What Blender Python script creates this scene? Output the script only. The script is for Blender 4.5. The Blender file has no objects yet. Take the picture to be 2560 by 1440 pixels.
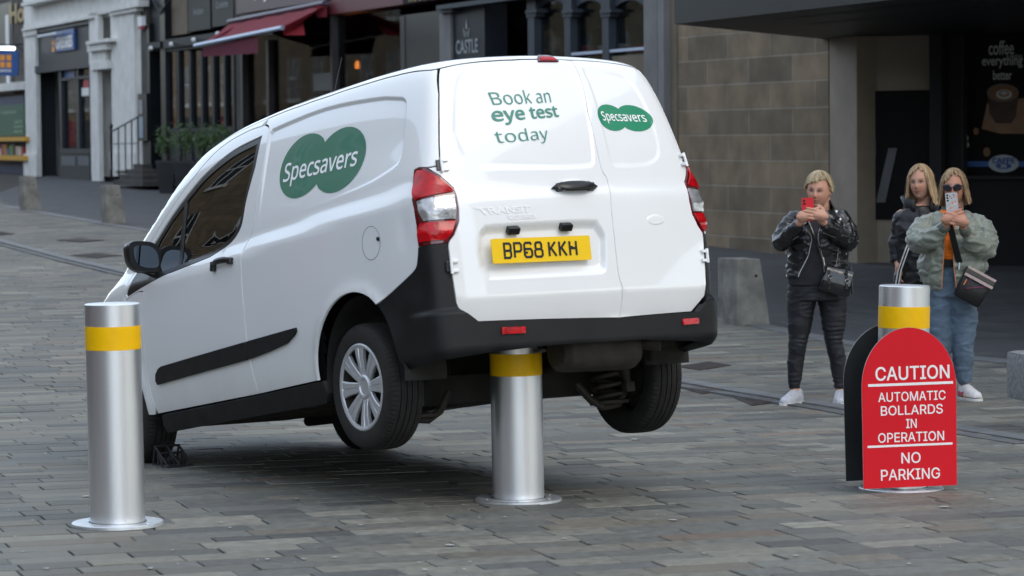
import bpy, bmesh, math, random, os
import numpy as np
from math import sin, cos, pi, radians, sqrt, atan2
from mathutils import Vector, Matrix, noise
from mathutils.geometry import delaunay_2d_cdt

# ------------------------------------------------------------------ camera, world, sun, exposure
S = bpy.context.scene
CAMH = 1.71; FPX = 7500.0; PITCH = math.atan((720 - 345) / FPX); ROLL = -0.009
FW = np.array([0, cos(PITCH), -sin(PITCH)]); _rt = np.array([1., 0, 0]); _up = np.cross(_rt, FW)
RT = cos(ROLL) * _rt + sin(ROLL) * _up; UPV = -sin(ROLL) * _rt + cos(ROLL) * _up
CAM = np.array([0, 0, CAMH])
cd = bpy.data.cameras.new('camera'); cam = bpy.data.objects.new('camera', cd); S.collection.objects.link(cam)
cam.matrix_world = Matrix([[RT[0], UPV[0], -FW[0], 0], [RT[1], UPV[1], -FW[1], 0], [RT[2], UPV[2], -FW[2], CAMH], [0, 0, 0, 1]])
cd.sensor_width = 36; cd.lens = FPX / 2560 * 36; cd.clip_start = .5; cd.clip_end = 1000
cd.dof.use_dof = True; cd.dof.focus_distance = 16.4; cd.dof.aperture_fstop = 5.6
S.camera = cam
SUN_EL = radians(44); SUN_AZ = radians(134)      # azimuth measured clockwise from +Y (the view direction): from the right, behind the camera
W = bpy.data.worlds.new("World"); S.world = W; W.use_nodes = True
nt = W.node_tree; bg = nt.nodes['Background']
sky = nt.nodes.new('ShaderNodeTexSky'); sky.sky_type = 'NISHITA'; sky.sun_disc = False
sky.sun_elevation = SUN_EL; sky.sun_rotation = SUN_AZ; sky.air_density = 1.0; sky.dust_density = 1.2; sky.ozone_density = 1.0
cl_ = nt.nodes.new('ShaderNodeMix'); cl_.data_type = 'RGBA'; cl_.inputs[0].default_value = .5      # thin high cloud: half the blue sky, half a pale grey layer
cl_.inputs[7].default_value = (4.55, 4.85, 5.1, 1); nt.links.new(sky.outputs[0], cl_.inputs[6]); nt.links.new(cl_.outputs[2], bg.inputs[0]); bg.inputs[1].default_value = 0.15
ld = bpy.data.lights.new('sun', 'SUN'); ld.energy = 0.32; ld.angle = radians(28); ld.color = (1, .88, .72)
sun = bpy.data.objects.new('sun', ld); S.collection.objects.link(sun)
sd = Vector((sin(SUN_AZ) * cos(SUN_EL), cos(SUN_AZ) * cos(SUN_EL), sin(SUN_EL)))
sun.rotation_euler = sd.to_track_quat('Z', 'Y').to_euler()
S.view_settings.view_transform = 'Standard'; S.view_settings.look = 'None'; S.view_settings.gamma = 1
S.view_settings.exposure = 1.24
S.render.engine = 'CYCLES'
try:
    S.cycles.use_denoising = True; S.cycles.max_bounces = 8
except Exception: pass

# ------------------------------------------------------------------ helpers
R_ = random.Random(7)
def srgb(r, g, b):
    f = lambda c: (c / 255 / 12.92) if c / 255 <= .04045 else ((c / 255 + .055) / 1.055) ** 2.4
    return (f(r), f(g), f(b))
MATS = {}
def mat(name, col, rough=.6, metal=0., var=.12, vscale=6., bump=0., bscale=60., coat=0., trans=0., emis=None, estr=0., spec=.5, attr=None, sheen=0., ior=1.45, rvar=.0, stretch=None):
    if name in MATS: return MATS[name]
    m = bpy.data.materials.new(name); m.use_nodes = True; n = m.node_tree; p = n.nodes['Principled BSDF']
    p.inputs['Roughness'].default_value = rough; p.inputs['Metallic'].default_value = metal
    p.inputs['Specular IOR Level'].default_value = spec; p.inputs['IOR'].default_value = ior
    if coat: p.inputs['Coat Weight'].default_value = coat; p.inputs['Coat Roughness'].default_value = .03
    if trans: p.inputs['Transmission Weight'].default_value = trans
    if sheen: p.inputs['Sheen Weight'].default_value = sheen
    if emis: p.inputs['Emission Color'].default_value = (*emis, 1); p.inputs['Emission Strength'].default_value = estr
    tc = n.nodes.new('ShaderNodeTexCoord'); src = tc.outputs['Object']
    if stretch:
        mp = n.nodes.new('ShaderNodeMapping'); mp.inputs['Scale'].default_value = stretch; n.links.new(src, mp.inputs[0]); src = mp.outputs[0]
    nz = n.nodes.new('ShaderNodeTexNoise'); nz.inputs['Scale'].default_value = vscale; nz.inputs['Detail'].default_value = 6; n.links.new(src, nz.inputs['Vector'])
    mr = n.nodes.new('ShaderNodeMapRange'); mr.inputs['From Min'].default_value = .3; mr.inputs['From Max'].default_value = .7
    mr.inputs['To Min'].default_value = 1 - var; mr.inputs['To Max'].default_value = 1 + var; n.links.new(nz.outputs[0], mr.inputs[0])
    mx = n.nodes.new('ShaderNodeMix'); mx.data_type = 'RGBA'; mx.blend_type = 'MULTIPLY'; mx.inputs[0].default_value = 1
    if attr:
        at = n.nodes.new('ShaderNodeAttribute'); at.attribute_name = attr; n.links.new(at.outputs['Color'], mx.inputs[6])
    else: mx.inputs[6].default_value = (*col, 1)
    cb = n.nodes.new('ShaderNodeCombineColor')
    for i in range(3): n.links.new(mr.outputs[0], cb.inputs[i])
    n.links.new(cb.outputs[0], mx.inputs[7]); n.links.new(mx.outputs[2], p.inputs['Base Color'])
    if rvar:
        m2 = n.nodes.new('ShaderNodeMapRange'); m2.inputs['To Min'].default_value = max(0, rough - rvar); m2.inputs['To Max'].default_value = min(1, rough + rvar)
        m2.inputs['From Min'].default_value = .3; m2.inputs['From Max'].default_value = .7
        n.links.new(nz.outputs[0], m2.inputs[0]); n.links.new(m2.outputs[0], p.inputs['Roughness'])
    if bump:
        nb = n.nodes.new('ShaderNodeTexNoise'); nb.inputs['Scale'].default_value = bscale; nb.inputs['Detail'].default_value = 5; n.links.new(src, nb.inputs['Vector'])
        bp = n.nodes.new('ShaderNodeBump'); bp.inputs['Strength'].default_value = bump; bp.inputs['Distance'].default_value = .01
        n.links.new(nb.outputs[0], bp.inputs['Height']); n.links.new(bp.outputs[0], p.inputs['Normal'])
    MATS[name] = m; return m

def glass_mat(name, tint, refl=.1, rough=.01, ior=1.5, bmp=.03):
    m = bpy.data.materials.new(name); m.use_nodes = True; n = m.node_tree; n.nodes.remove(n.nodes['Principled BSDF']); o = n.nodes['Material Output']
    tr = n.nodes.new('ShaderNodeBsdfTransparent'); tr.inputs[0].default_value = (*tint, 1); gl = n.nodes.new('ShaderNodeBsdfGlossy'); gl.inputs['Roughness'].default_value = rough; gl.inputs[0].default_value = (1, 1, 1, 1)
    fz = n.nodes.new('ShaderNodeFresnel'); fz.inputs['IOR'].default_value = ior; ad = n.nodes.new('ShaderNodeMath'); ad.inputs[1].default_value = refl; ad.use_clamp = True; n.links.new(fz.outputs[0], ad.inputs[0])
    tc = n.nodes.new('ShaderNodeTexCoord'); nz = n.nodes.new('ShaderNodeTexNoise'); nz.inputs['Scale'].default_value = 1.3; n.links.new(tc.outputs['Object'], nz.inputs['Vector']); bp = n.nodes.new('ShaderNodeBump'); bp.inputs['Strength'].default_value = bmp; bp.inputs['Distance'].default_value = .02
    n.links.new(nz.outputs[0], bp.inputs['Height']); n.links.new(bp.outputs[0], gl.inputs['Normal'])
    mx = n.nodes.new('ShaderNodeMixShader'); n.links.new(ad.outputs[0], mx.inputs[0]); n.links.new(tr.outputs[0], mx.inputs[1]); n.links.new(gl.outputs[0], mx.inputs[2]); n.links.new(mx.outputs[0], o.inputs[0]); MATS[name] = m; return m
class MB:
    """collects shapes, links them as one mesh object"""
    def __init__(s): s.v = []; s.f = []; s.m = []; s.sm = []; s.mats = []
    def mi(s, m):
        if m not in s.mats: s.mats.append(m)
        return s.mats.index(m)
    def add(s, V, Fc, m, smooth=False):
        o = len(s.v); s.v += [tuple(float(c) for c in p) for p in V]; k = s.mi(m)
        for f in Fc: s.f.append([i + o for i in f]); s.m.append(k); s.sm.append(smooth)
        return s
    def box(s, c, d, m, rot=None, bev=0., smooth=False):
        bm = bmesh.new(); bmesh.ops.create_cube(bm, size=1)
        for v in bm.verts: v.co = Vector((v.co.x * d[0], v.co.y * d[1], v.co.z * d[2]))
        if bev: bmesh.ops.bevel(bm, geom=list(bm.edges), offset=bev, segments=2, affect='EDGES', profile=.7)
        M = rot if rot is not None else Matrix.Identity(3)
        V = [M @ v.co + Vector(c) for v in bm.verts]; Fc = [[v.index for v in f.verts] for f in bm.faces]; bm.free()
        return s.add(V, Fc, m, smooth)
    def boxc(s, lo, hi, m, bev=0.):
        return s.box([(a + b) / 2 for a, b in zip(lo, hi)], [abs(b - a) for a, b in zip(lo, hi)], m, None, bev)
    def loft(s, rings, m, caps=True, smooth=True, closed=True):
        n = len(rings[0]); V = [p for r in rings for p in r]; Fc = []
        for i in range(len(rings) - 1):
            for j in range(n if closed else n - 1):
                k = (j + 1) % n; Fc.append([i * n + j, i * n + k, (i + 1) * n + k, (i + 1) * n + j])
        if caps and closed: Fc.append(list(range(n))[::-1]); Fc.append([(len(rings) - 1) * n + j for j in range(n)])
        return s.add(V, Fc, m, smooth)
    def tube(s, path, r, m, n=10, caps=True):
        path = [Vector(p) for p in path]; rr = r if hasattr(r, '__len__') else [r] * len(path)
        t0 = (path[1] - path[0]).normalized(); a = t0.orthogonal().normalized(); rings = []
        for i, p in enumerate(path):
            t = (path[min(i + 1, len(path) - 1)] - path[max(i - 1, 0)]).normalized()
            a = (a - t * a.dot(t)).normalized(); b = t.cross(a)
            rings.append([p + (a * cos(2 * pi * k / n) + b * sin(2 * pi * k / n)) * rr[i] for k in range(n)])
        return s.loft(rings, m, caps)
    def lathe(s, prof, m, o=(0, 0, 0), ax=(0, 0, 1), n=48, caps=False):
        ax = Vector(ax).normalized(); a = ax.orthogonal().normalized(); b = ax.cross(a); o = Vector(o)
        rings = [[o + ax * h + (a * cos(2 * pi * k / n) + b * sin(2 * pi * k / n)) * max(r, 1e-4) for k in range(n)] for r, h in prof]
        return s.loft(rings, m, caps)
    def prism(s, poly, M, t, m, bev=0.):
        """poly: 2D points, M: 4x4 placing XY polygon, thickness t along local Z"""
        n = len(poly); V = [M @ Vector((x, y, 0)) for x, y in poly] + [M @ Vector((x, y, t)) for x, y in poly]
        bot = list(range(n))[::-1]; top = [i + n for i in range(n)]
        Fc = [bot, top] + [[i, (i + 1) % n, (i + 1) % n + n, i + n] for i in range(n)]
        return s.add(V, Fc, m)
    def build(s, name, parent=None, auto=35, loc=None):
        me = bpy.data.meshes.new(name); me.from_pydata(s.v, [], s.f); 
        for m in s.mats: me.materials.append(m)
        me.polygons.foreach_set('material_index', s.m); me.polygons.foreach_set('use_smooth', s.sm)
        me.update()
        bm = bmesh.new(); bm.from_mesh(me); bmesh.ops.recalc_face_normals(bm, faces=bm.faces)
        if auto:
            an = radians(auto)
            for e in bm.edges:
                if len(e.link_faces) == 2 and e.calc_face_angle(0) > an: e.smooth = False
        bm.to_mesh(me); bm.free()
        o = bpy.data.objects.new(name, me); S.collection.objects.link(o)
        if parent: o.parent = parent
        if loc: o.location = loc
        return o
def empty(name, loc=(0, 0, 0), rz=0.):
    o = bpy.data.objects.new(name, None); S.collection.objects.link(o); o.location = loc; o.rotation_euler = (0, 0, rz); o.empty_display_size = .1; return o
def tag(o, label=None, cat=None, group=None, kind=None):
    if label: o['label'] = label
    if cat: o['category'] = cat
    if group: o['group'] = group
    if kind: o['kind'] = kind
    return o
def copy_tree(o, parent=None):
    c = o.copy(); S.collection.objects.link(c); c.parent = parent
    for ch in [x for x in bpy.data.objects if x.parent == o]: copy_tree(ch, c)
    return c
def rotz(a): return Matrix.Rotation(a, 3, 'Z')

# ---- triangulating 2D regions (nonzero winding) and lettering
def cdt(loops, extra=(), eps=1e-6):
    vs, es = [], []
    for L in loops:
        o = len(vs); vs += [Vector((float(p[0]), float(p[1]))) for p in L]; es += [(o + i, o + (i + 1) % len(L)) for i in range(len(L))]
    vs += [Vector((float(p[0]), float(p[1]))) for p in extra]
    r = delaunay_2d_cdt(vs, es, [], 0, eps); V = np.array([(v.x, v.y) for v in r[0]]); T = np.array([f for f in r[2] if len(f) == 3])
    return V, T
def winding(P, loops):
    w = np.zeros(len(P), int)
    for L in loops:
        L = np.asarray(L, float); A = L; B = np.roll(L, -1, 0)
        for a, b in zip(A, B):
            cr = (b[0] - a[0]) * (P[:, 1] - a[1]) - (P[:, 0] - a[0]) * (b[1] - a[1])
            w += ((a[1] <= P[:, 1]) & (b[1] > P[:, 1]) & (cr > 0)).astype(int) - ((a[1] > P[:, 1]) & (b[1] <= P[:, 1]) & (cr < 0)).astype(int)
    return w
FONTS = {}
def font(name):
    if name not in FONTS:
        f = None
        try: f = bpy.data.fonts.load(os.path.join(bpy.utils.resource_path('LOCAL'), 'datafiles', 'fonts', name))
        except Exception: f = None
        FONTS[name] = f
    return FONTS[name]
NOTO = 'NotoSansHebrew-Regular.woff2'; INTER = 'Inter.woff2'
def text2d(txt, fnt=NOTO, bold=0., italic=0.):
    """returns (V, T) of the lettering normalised: baseline y=0, cap height about 1"""
    cu = bpy.data.curves.new('lettering', 'FONT'); cu.body = txt; cu.size = 1.4
    f = font(fnt) if fnt else None
    if f: cu.font = f
    cu.shear = italic; cu.resolution_u = 4
    o = bpy.data.objects.new('lettering', cu); S.collection.objects.link(o)
    dg = bpy.context.evaluated_depsgraph_get(); oc = o.evaluated_get(dg).to_curve(dg)
    loops = []
    for sp in oc.splines:
        if sp.type == 'BEZIER':
            bp = sp.bezier_points; n = len(bp); L = []
            for i in range(n):
                a, b = bp[i], bp[(i + 1) % n]
                straight = (a.handle_right - a.co).cross(b.co - a.co).length < 1e-6 and (b.handle_left - b.co).cross(b.co - a.co).length < 1e-6
                k = 1 if straight else 5
                for j in range(k):
                    t = j / k; p = a.co * (1 - t) ** 3 + a.handle_right * 3 * t * (1 - t) ** 2 + b.handle_left * 3 * t * t * (1 - t) + b.co * t ** 3
                    L.append((p.x, p.y))
        else: L = [(p.co.x, p.co.y) for p in sp.points]
        Q = [L[0]]
        for p in L[1:]:
            if math.hypot(p[0] - Q[-1][0], p[1] - Q[-1][1]) > 1e-4: Q.append(p)
        if len(Q) > 2: loops.append(np.array(Q))
    S.collection.objects.unlink(o); bpy.data.objects.remove(o); bpy.data.curves.remove(cu)
    # overall orientation: the largest loop is an outer one
    area = lambda L: .5 * np.sum(L[:, 0] * np.roll(L[:, 1], -1) - np.roll(L[:, 0], -1) * L[:, 1])
    if bold and loops:
        sg = np.sign(area(max(loops, key=lambda L: abs(area(L))))); out = []
        for L in loops:
            d1 = L - np.roll(L, 1, 0); d2 = np.roll(L, -1, 0) - L
            d1 /= np.linalg.norm(d1, axis=1)[:, None] + 1e-9; d2 /= np.linalg.norm(d2, axis=1)[:, None] + 1e-9
            n1 = np.stack([d1[:, 1], -d1[:, 0]], 1); n2 = np.stack([d2[:, 1], -d2[:, 0]], 1); nn = n1 + n2
            nn /= np.maximum(np.sum(nn * nn, 1), .6)[:, None] / 2
            out.append(L + sg * bold * nn)
        loops = out
    V, T = cdt(loops); C_ = V[T].mean(1); T = T[winding(C_, loops) != 0]
    used = np.unique(T); mp = -np.ones(len(V), int); mp[used] = np.arange(len(used))
    return V[used], mp[T]
def text_mesh(name, txt, M, w, h, m, parent=None, t=.002, fnt=NOTO, bold=0., capfit=True, align='C'):
    """flat lettering standing t proud, centred (or left) in a w wide, h high box on the XY plane of M"""
    V, T = text2d(txt, fnt, bold); lo = V.min(0); hi = V.max(0)
    sx = w / (hi[0] - lo[0]); sy = h / (hi[1] - lo[1])
    P = (V - lo) * [sx, sy] - ([w / 2, 0] if align == 'C' else [0, 0])
    b = MB(); b.add([M @ Vector((x, y, t)) for x, y in P], T.tolist(), m); return b.build(name, parent, auto=None)

# ---- pixels of a 2560x1440 picture to rays, ground, planes
def pray(px, py):
    d = FW + ((px - 1280) / FPX) * RT + ((720 - py) / FPX) * UPV; return d
def gz(y): return float(np.interp(y, GY, GZ))
_gy = [-60, 0, 12, 15, 17, 21, 27, 34, 50, 65, 80, 130, 400]; _gz = [.2, 0, 0, -.01, -.056, -.10, -.06, .06, .34, .54, .72, 1.2, 3.0]
GY = np.arange(-60, 400, .5); GZ = np.interp(GY, _gy, _gz); GZ = np.convolve(np.pad(GZ, 3, 'edge'), np.ones(7) / 7, 'valid')
def gp(px, py):
    z = 0.; d = pray(px, py)
    for _ in range(60):
        t = (z - CAMH) / d[2]; z = .5 * z + .5 * gz(d[1] * t)
    P = CAM + d * (z - CAMH) / d[2]; return Vector(P)
class Plane:
    """vertical plane through a->b (ground points); u along it, n towards the street, h up"""
    def __init__(s, a, b):
        s.a = np.array([a[0], a[1], 0.]); d = np.array([b[0] - a[0], b[1] - a[1], 0.]); s.L = np.linalg.norm(d); s.u = d / s.L; s.n = np.array([-s.u[1], s.u[0], 0.])
        if s.n @ (s.a) > 0: s.n = -s.n
    def at(s, px, py, off=0.):
        d = pray(px, py); o = s.a + s.n * off; t = ((o - CAM) @ s.n) / (d @ s.n); P = CAM + d * t; return float((P - s.a) @ s.u), float(P[2])
    def pt(s, u, h, off=0.): return Vector(s.a + s.u * u + s.n * off) + Vector((0, 0, h))
    def M(s, u, h, off=0.):
        o = s.pt(u, h, off); r = s.u; return Matrix([[r[0], 0, s.n[0], o.x], [r[1], 0, s.n[1], o.y], [0, 1, 0, o.z], [0, 0, 0, 1]])
    def box(s, b, u0, u1, h0, h1, d0, d1, m):
        V = [s.pt(u, h, d) for d in (d0, d1) for h in (h0, h1) for u in (u0, u1)]
        return b.add(V, [[0, 1, 3, 2], [4, 6, 7, 5], [0, 4, 5, 1], [2, 3, 7, 6], [0, 2, 6, 4], [1, 5, 7, 3]], m)
    def pbox(s, b, x0, y0, x1, y1, d0, d1, m):
        """box whose face shows from pixel (x0,y0) top left to column x1, bottom y1 at column x0"""
        u0, h1 = s.at(x0, y0, d1); u1, _ = s.at(x1, y0, d1); _, h0 = s.at(x0, y1, d1); return s.box(b, u0, u1, h0, h1, d0, d1, m)
def spl(xs,ys):
    xs=np.array(xs,float);ys=np.array(ys,float);n=len(xs)
    h=np.diff(xs);dl=np.diff(ys)/h;m=np.zeros(n)
    for i in range(1,n-1):
        if dl[i-1]*dl[i]>0:
            w1=2*h[i]+h[i-1];w2=h[i]+2*h[i-1];m[i]=(w1+w2)/(w1/dl[i-1]+w2/dl[i])
    m[0]=dl[0];m[-1]=dl[-1]
    def f(x):
        x=np.asarray(x,float);i=np.clip(np.searchsorted(xs,x)-1,0,n-2)
        t=(x-xs[i])/h[i];tc=np.clip(t,0,1)
        v=(2*tc**3-3*tc**2+1)*ys[i]+(tc**3-2*tc**2+tc)*h[i]*m[i]+(-2*tc**3+3*tc**2)*ys[i+1]+(tc**3-tc**2)*h[i]*m[i+1]
        return v+np.where(t<0,t*h[i]*m[0],0)+np.where(t>1,(t-1)*h[i]*m[-1],0)
    return f
SZ=spl([0.1, 0.22, 0.32, 0.45, 0.6, 0.75, 0.9, 0.985, 1.03, 1.08, 1.14, 1.2, 1.26, 1.32, 1.38, 1.44, 1.5, 1.56, 1.62, 1.68, 1.74],[-0.1, -0.055, -0.028, -0.012, -0.003, 0, -0.004, -0.009, -0.025, -0.046, -0.05652, -0.0677, -0.07952, -0.09198, -0.1051, -0.11886, -0.13328, -0.14834, -0.16404, -0.1804, -0.1974])
SX=spl([-1.,-.8,-.2,.6,1.4,2.2,2.7,3.1,3.4],[.785,.798,.835,.86,.863,.855,.84,.79,.72])
ZT=spl([-1.,-.6,-.3,0.,.4,.7,1.2,1.6,1.9,2.3,2.75,2.95,3.2,3.35,3.5],[1.73,1.757,1.772,1.776,1.772,1.768,1.745,1.692,1.585,1.35,1.08,1.0,.90,.80,.6])
TR=spl([.1,.5,.8,1.0,1.1,1.3,1.5,1.7,1.8],[-.80,-.80,-.80,-.79,-.775,-.745,-.70,-.635,-.60])
def smax(a,b,k): return .5*(a+b+np.sqrt((a-b)**2+k*k))
def F(P):
    x,y,z=P[...,0],P[...,1],P[...,2]
    ay=np.sqrt(y*y+1e-6)
    zz=z-.075*np.clip((.9-x)/1.5,-.3,1)*np.exp(-((z-1.05)/.22)**2)
    f1=(ay-(SX(x)+SZ(zz)))*.98
    f2=TR(z)+.045*(y/.8)**2-x
    e=.01
    sl=(ZT(x+e)-ZT(x-e))/(2*e)
    f3=(z-(ZT(x)-.035*(y/.7)**2))/np.sqrt(1+sl*sl)
    f4=(x-(3.34-.12*(y/.8)**2))
    return smax(smax(smax(f1,f3,.085),f2,.06),f4,.12)
# ------------------------------------------------------------------ delivery van: body as one smooth shape, panels cut out of it
VR = np.array([[-0.5269985292398198, -0.8461542926692097, -0.07934395488338279], [0.8383318372425398, -0.5329048830918759, 0.11494397001314118], [-0.1395431146442365, -0.0059412603295641245, 0.9901981723781769]])
VT = np.array([-0.037, 14.506, 0.2957193449933821])
X0, X1, SC = -.25, 2.9, -.25 - pi / 2
def surf(s, z):
    s = np.asarray(s, float); z = np.asarray(z, float) + 0 * s; x = np.clip(s, X0, X1); th = np.where(s < X0, s - X0, np.where(s > X1, s - X1, 0.))
    d = np.stack([np.sin(th), np.cos(th), 0 * th], -1); o = np.stack([x, 0 * x, z], -1)
    a = np.zeros(s.shape); b = np.full(s.shape, 2.5)
    for _ in range(34):
        m = (a + b) / 2; out = F(o + d * m[..., None]) > 0; b = np.where(out, m, b); a = np.where(out, a, m)
    return o + d * b[..., None]
def unit(v): return v / (np.linalg.norm(v, axis=-1, keepdims=True) + 1e-12)
def nrm0(P, e=2e-3):
    g = np.stack([F(P + np.array(k) * e) - F(P - np.array(k) * e) for k in ((1, 0, 0), (0, 1, 0), (0, 0, 1))], -1); return unit(g)
def G(s, z, disp=None, off=0.):
    P = surf(s, z); n = nrm0(P)
    d = (disp(np.asarray(s, float), np.asarray(z, float)) if disp else 0) + off
    return P + n * (np.asarray(d) + 0 * np.asarray(s, float))[..., None]
def GN(s, z, disp=None, off=0., e=2e-3):
    P = G(s, z, disp, off); a = G(s + e, z, disp, off) - G(s - e, z, disp, off); b = G(s, z + e, disp, off) - G(s, z - e, disp, off)
    n = unit(np.cross(a, b)); n0 = nrm0(P); sg = np.sign(np.sum(n * n0, -1, keepdims=True)); return P, n * np.where(sg == 0, 1, sg)
_zs = np.arange(.55, 1.85, .004)
def zb_calc(ss, lim=.70):
    out = []
    for s in ss:
        P = surf(np.full(_zs.shape, s), _zs); n = nrm0(P); k = np.where((n[:, 2] > lim) | (np.linalg.norm(P[:, :2] - [np.clip(s, X0, X1), 0], axis=1) < .02))[0]
        out.append(_zs[k[0]] if len(k) else 1.84)
    return np.array(out)
ZBS = np.linspace(SC - .02, X1 + pi / 2, 260); ZBZ = zb_calc(ZBS)
ZBZ = np.convolve(np.pad(ZBZ, 2, 'edge'), np.ones(5) / 5, 'valid')
def zb(s): s = np.asarray(s, float); s = np.where(s < SC, 2 * SC - s, s); return np.interp(s, ZBS, ZBZ)
def resample(poly, step=.02, closed=True):
    out = []; n = len(poly)
    for i in range(n if closed else n - 1):
        a = np.array(poly[i], float); b = np.array(poly[(i + 1) % n], float); k = max(1, int(np.ceil(np.linalg.norm(b - a) / step)))
        out += [a + (b - a) * j / k for j in range(k)]
    if not closed: out.append(np.array(poly[-1], float))
    return np.array(out)
def smooth_curve(pts, n=6):
    P = [np.array(p, float) for p in pts]; P = [2 * P[0] - P[1]] + P + [2 * P[-1] - P[-2]]; out = []
    for i in range(1, len(P) - 2):
        for j in range(n):
            t = j / n; out.append(.5 * ((2 * P[i]) + (-P[i - 1] + P[i + 1]) * t + (2 * P[i - 1] - 5 * P[i] + 4 * P[i + 1] - P[i + 2]) * t * t + (-P[i - 1] + 3 * P[i] - 3 * P[i + 1] + P[i + 2]) * t ** 3))
    out.append(P[-2]); return [tuple(p) for p in out]
def parea(L): L = np.asarray(L); return .5 * np.sum(L[:, 0] * np.roll(L[:, 1], -1) - np.roll(L[:, 0], -1) * L[:, 1])
def inset(L, d):
    L = np.asarray(L, float); sg = np.sign(parea(L)); a = unit(L - np.roll(L, 1, 0)); b = unit(np.roll(L, -1, 0) - L)
    n = np.stack([-a[:, 1], a[:, 0]], 1) + np.stack([-b[:, 1], b[:, 0]], 1); n /= np.maximum(np.sum(n * n, 1), .8)[:, None] / 2
    return L + sg * d * n
def sdf(s, z, poly):
    """signed distance to polygon, negative inside"""
    p = np.stack([np.ravel(s), np.ravel(z)], -1); L = np.asarray(poly, float); d = np.full(len(p), 9.)
    for a, b in zip(L, np.roll(L, -1, 0)):
        ab = b - a; t = np.clip(((p - a) @ ab) / (ab @ ab + 1e-12), 0, 1); d = np.minimum(d, np.linalg.norm(p - a - t[:, None] * ab, axis=1))
    ins = winding(p, [L]) != 0
    return np.where(ins, -d, d).reshape(np.shape(s))
def sstep(x, a, b): t = np.clip((x - a) / (b - a), 0, 1); return t * t * (3 - 2 * t)
def custom_mesh(name, V, Fc, N, m, parent, mirror=False):
    V = np.array(V, float); N = np.array(N, float)
    if mirror: V = V * [1, -1, 1]; N = N * [1, -1, 1]; Fc = [f[::-1] for f in Fc]
    me = bpy.data.meshes.new(name); me.from_pydata(V.tolist(), [], [list(map(int, f)) for f in Fc]); me.materials.append(m)
    me.polygons.foreach_set('use_smooth', [True] * len(me.polygons)); me.update()
    me.normals_split_custom_set_from_vertices(N.tolist())
    o = bpy.data.objects.new(name, me); S.collection.objects.link(o); o.parent = parent; return o
def panel(name, poly, m, parent, disp=None, holes=(), gap=.0045, rim=.014, grid=.035, fine=(), off=0., mirror=False, rimdisp=None):
    L = resample(poly, .02);
    if gap: L = inset(L, gap)
    H = [resample(h, .02) for h in holes]
    if gap: H = [inset(h, -gap) for h in H]
    lo = L.min(0); hi = L.max(0); gx, gy = np.meshgrid(np.arange(lo[0], hi[0], grid), np.arange(lo[1], hi[1], grid)); pts = np.stack([gx.ravel(), gy.ravel()], 1)
    ok = (sdf(pts[:, 0], pts[:, 1], L) < -grid * .35)
    for h in H: ok &= sdf(pts[:, 0], pts[:, 1], h) > grid * .35
    ex = [pts[ok]]
    for fp, w, st in fine:      # refine along the outline of an embossed shape
        fb_ = resample(fp, .011); q = ex[0]; d_ = sdf(q[:, 0], q[:, 1], fp); ex[0] = q[(d_ > .014) | (d_ < -w - .006)]
        for off_ in np.arange(-.010, w + st * .5, st):
            q = inset(fb_, off_); q = q[np.abs(np.abs(sdf(q[:, 0], q[:, 1], fp)) - abs(off_)) < st * .3]; q = q[sdf(q[:, 0], q[:, 1], L) < -st * .5]
            for h in H: q = q[sdf(q[:, 0], q[:, 1], h) > st * .5]
            ex.append(q)
    V, T = cdt([L] + H, np.concatenate(ex)); c = V[T].mean(1); ok = winding(c, [L]) != 0
    for h in H: ok &= winding(c, [h]) == 0
    T = T[ok]
    P, N = GN(V[:, 0], V[:, 1], disp, off)
    # orient
    A = P[T]; fn = np.cross(A[:, 1] - A[:, 0], A[:, 2] - A[:, 0]); fl = np.sum(fn * N[T].mean(1), 1) < 0; T = np.where(fl[:, None], T[:, ::-1], T)
    VV = [P]; NN = [N]; FF = T.tolist()
    if rim:
        for LL, sgn in [(L, 1)] + [(h, -1) for h in H]:
            p, n = GN(LL[:, 0], LL[:, 1], disp, off); t = unit(np.roll(p, -1, 0) - np.roll(p, 1, 0)); o = np.cross(t, n) * np.sign(parea(LL)) * sgn
            # parametrisation handedness: decide outward by moving in parameter space
            q = inset(LL, -.003 * sgn); pq = G(q[:, 0], q[:, 1], disp, off); o *= np.sign(np.sum(o * (pq - p), 1, keepdims=True) + 1e-12)
            k = sum(len(v) for v in VV); VV += [p, p - n * rim]; NN += [unit(n + o), o]; m_ = len(LL)
            for i in range(m_):
                j = (i + 1) % m_; f = [k + i, k + j, k + m_ + j, k + m_ + i]
                a_ = p[j] - p[i]; nn = np.cross(a_, -n[i]); FF.append(f if nn @ o[i] > 0 else f[::-1])
    return custom_mesh(name, np.concatenate(VV), FF, np.concatenate(NN), m, parent, mirror)
def mirS(poly): return [(2 * SC - a, b) for a, b in poly]
def sticker(name, V, T, m, parent, off=.0015, mirror=False, disp=None):
    P, N = GN(V[:, 0], V[:, 1], disp, off); A = P[T]; fn = np.cross(A[:, 1] - A[:, 0], A[:, 2] - A[:, 0]); fl = np.sum(fn * N[T].mean(1), 1) < 0; T = np.where(fl[:, None], T[:, ::-1], T)
    return custom_mesh(name, P, T.tolist(), N, m, parent, mirror)
def lettering(name, txt, quad, m, parent, fnt=NOTO, bold=0., off=.003, disp=None):
    """quad: (s,z) of lower left, lower right, upper right, upper left of the lettering box"""
    V, T = text2d(txt, fnt, bold); lo = V.min(0); hi = V.max(0); u = (V - lo) / (hi - lo); q = np.array(quad, float)
    Q = (q[0] * (1 - u[:, :1]) + q[1] * u[:, :1]) * (1 - u[:, 1:]) + (q[3] * (1 - u[:, :1]) + q[2] * u[:, :1]) * u[:, 1:]
    return sticker(name, Q, T, m, parent, off, disp=disp)

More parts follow.
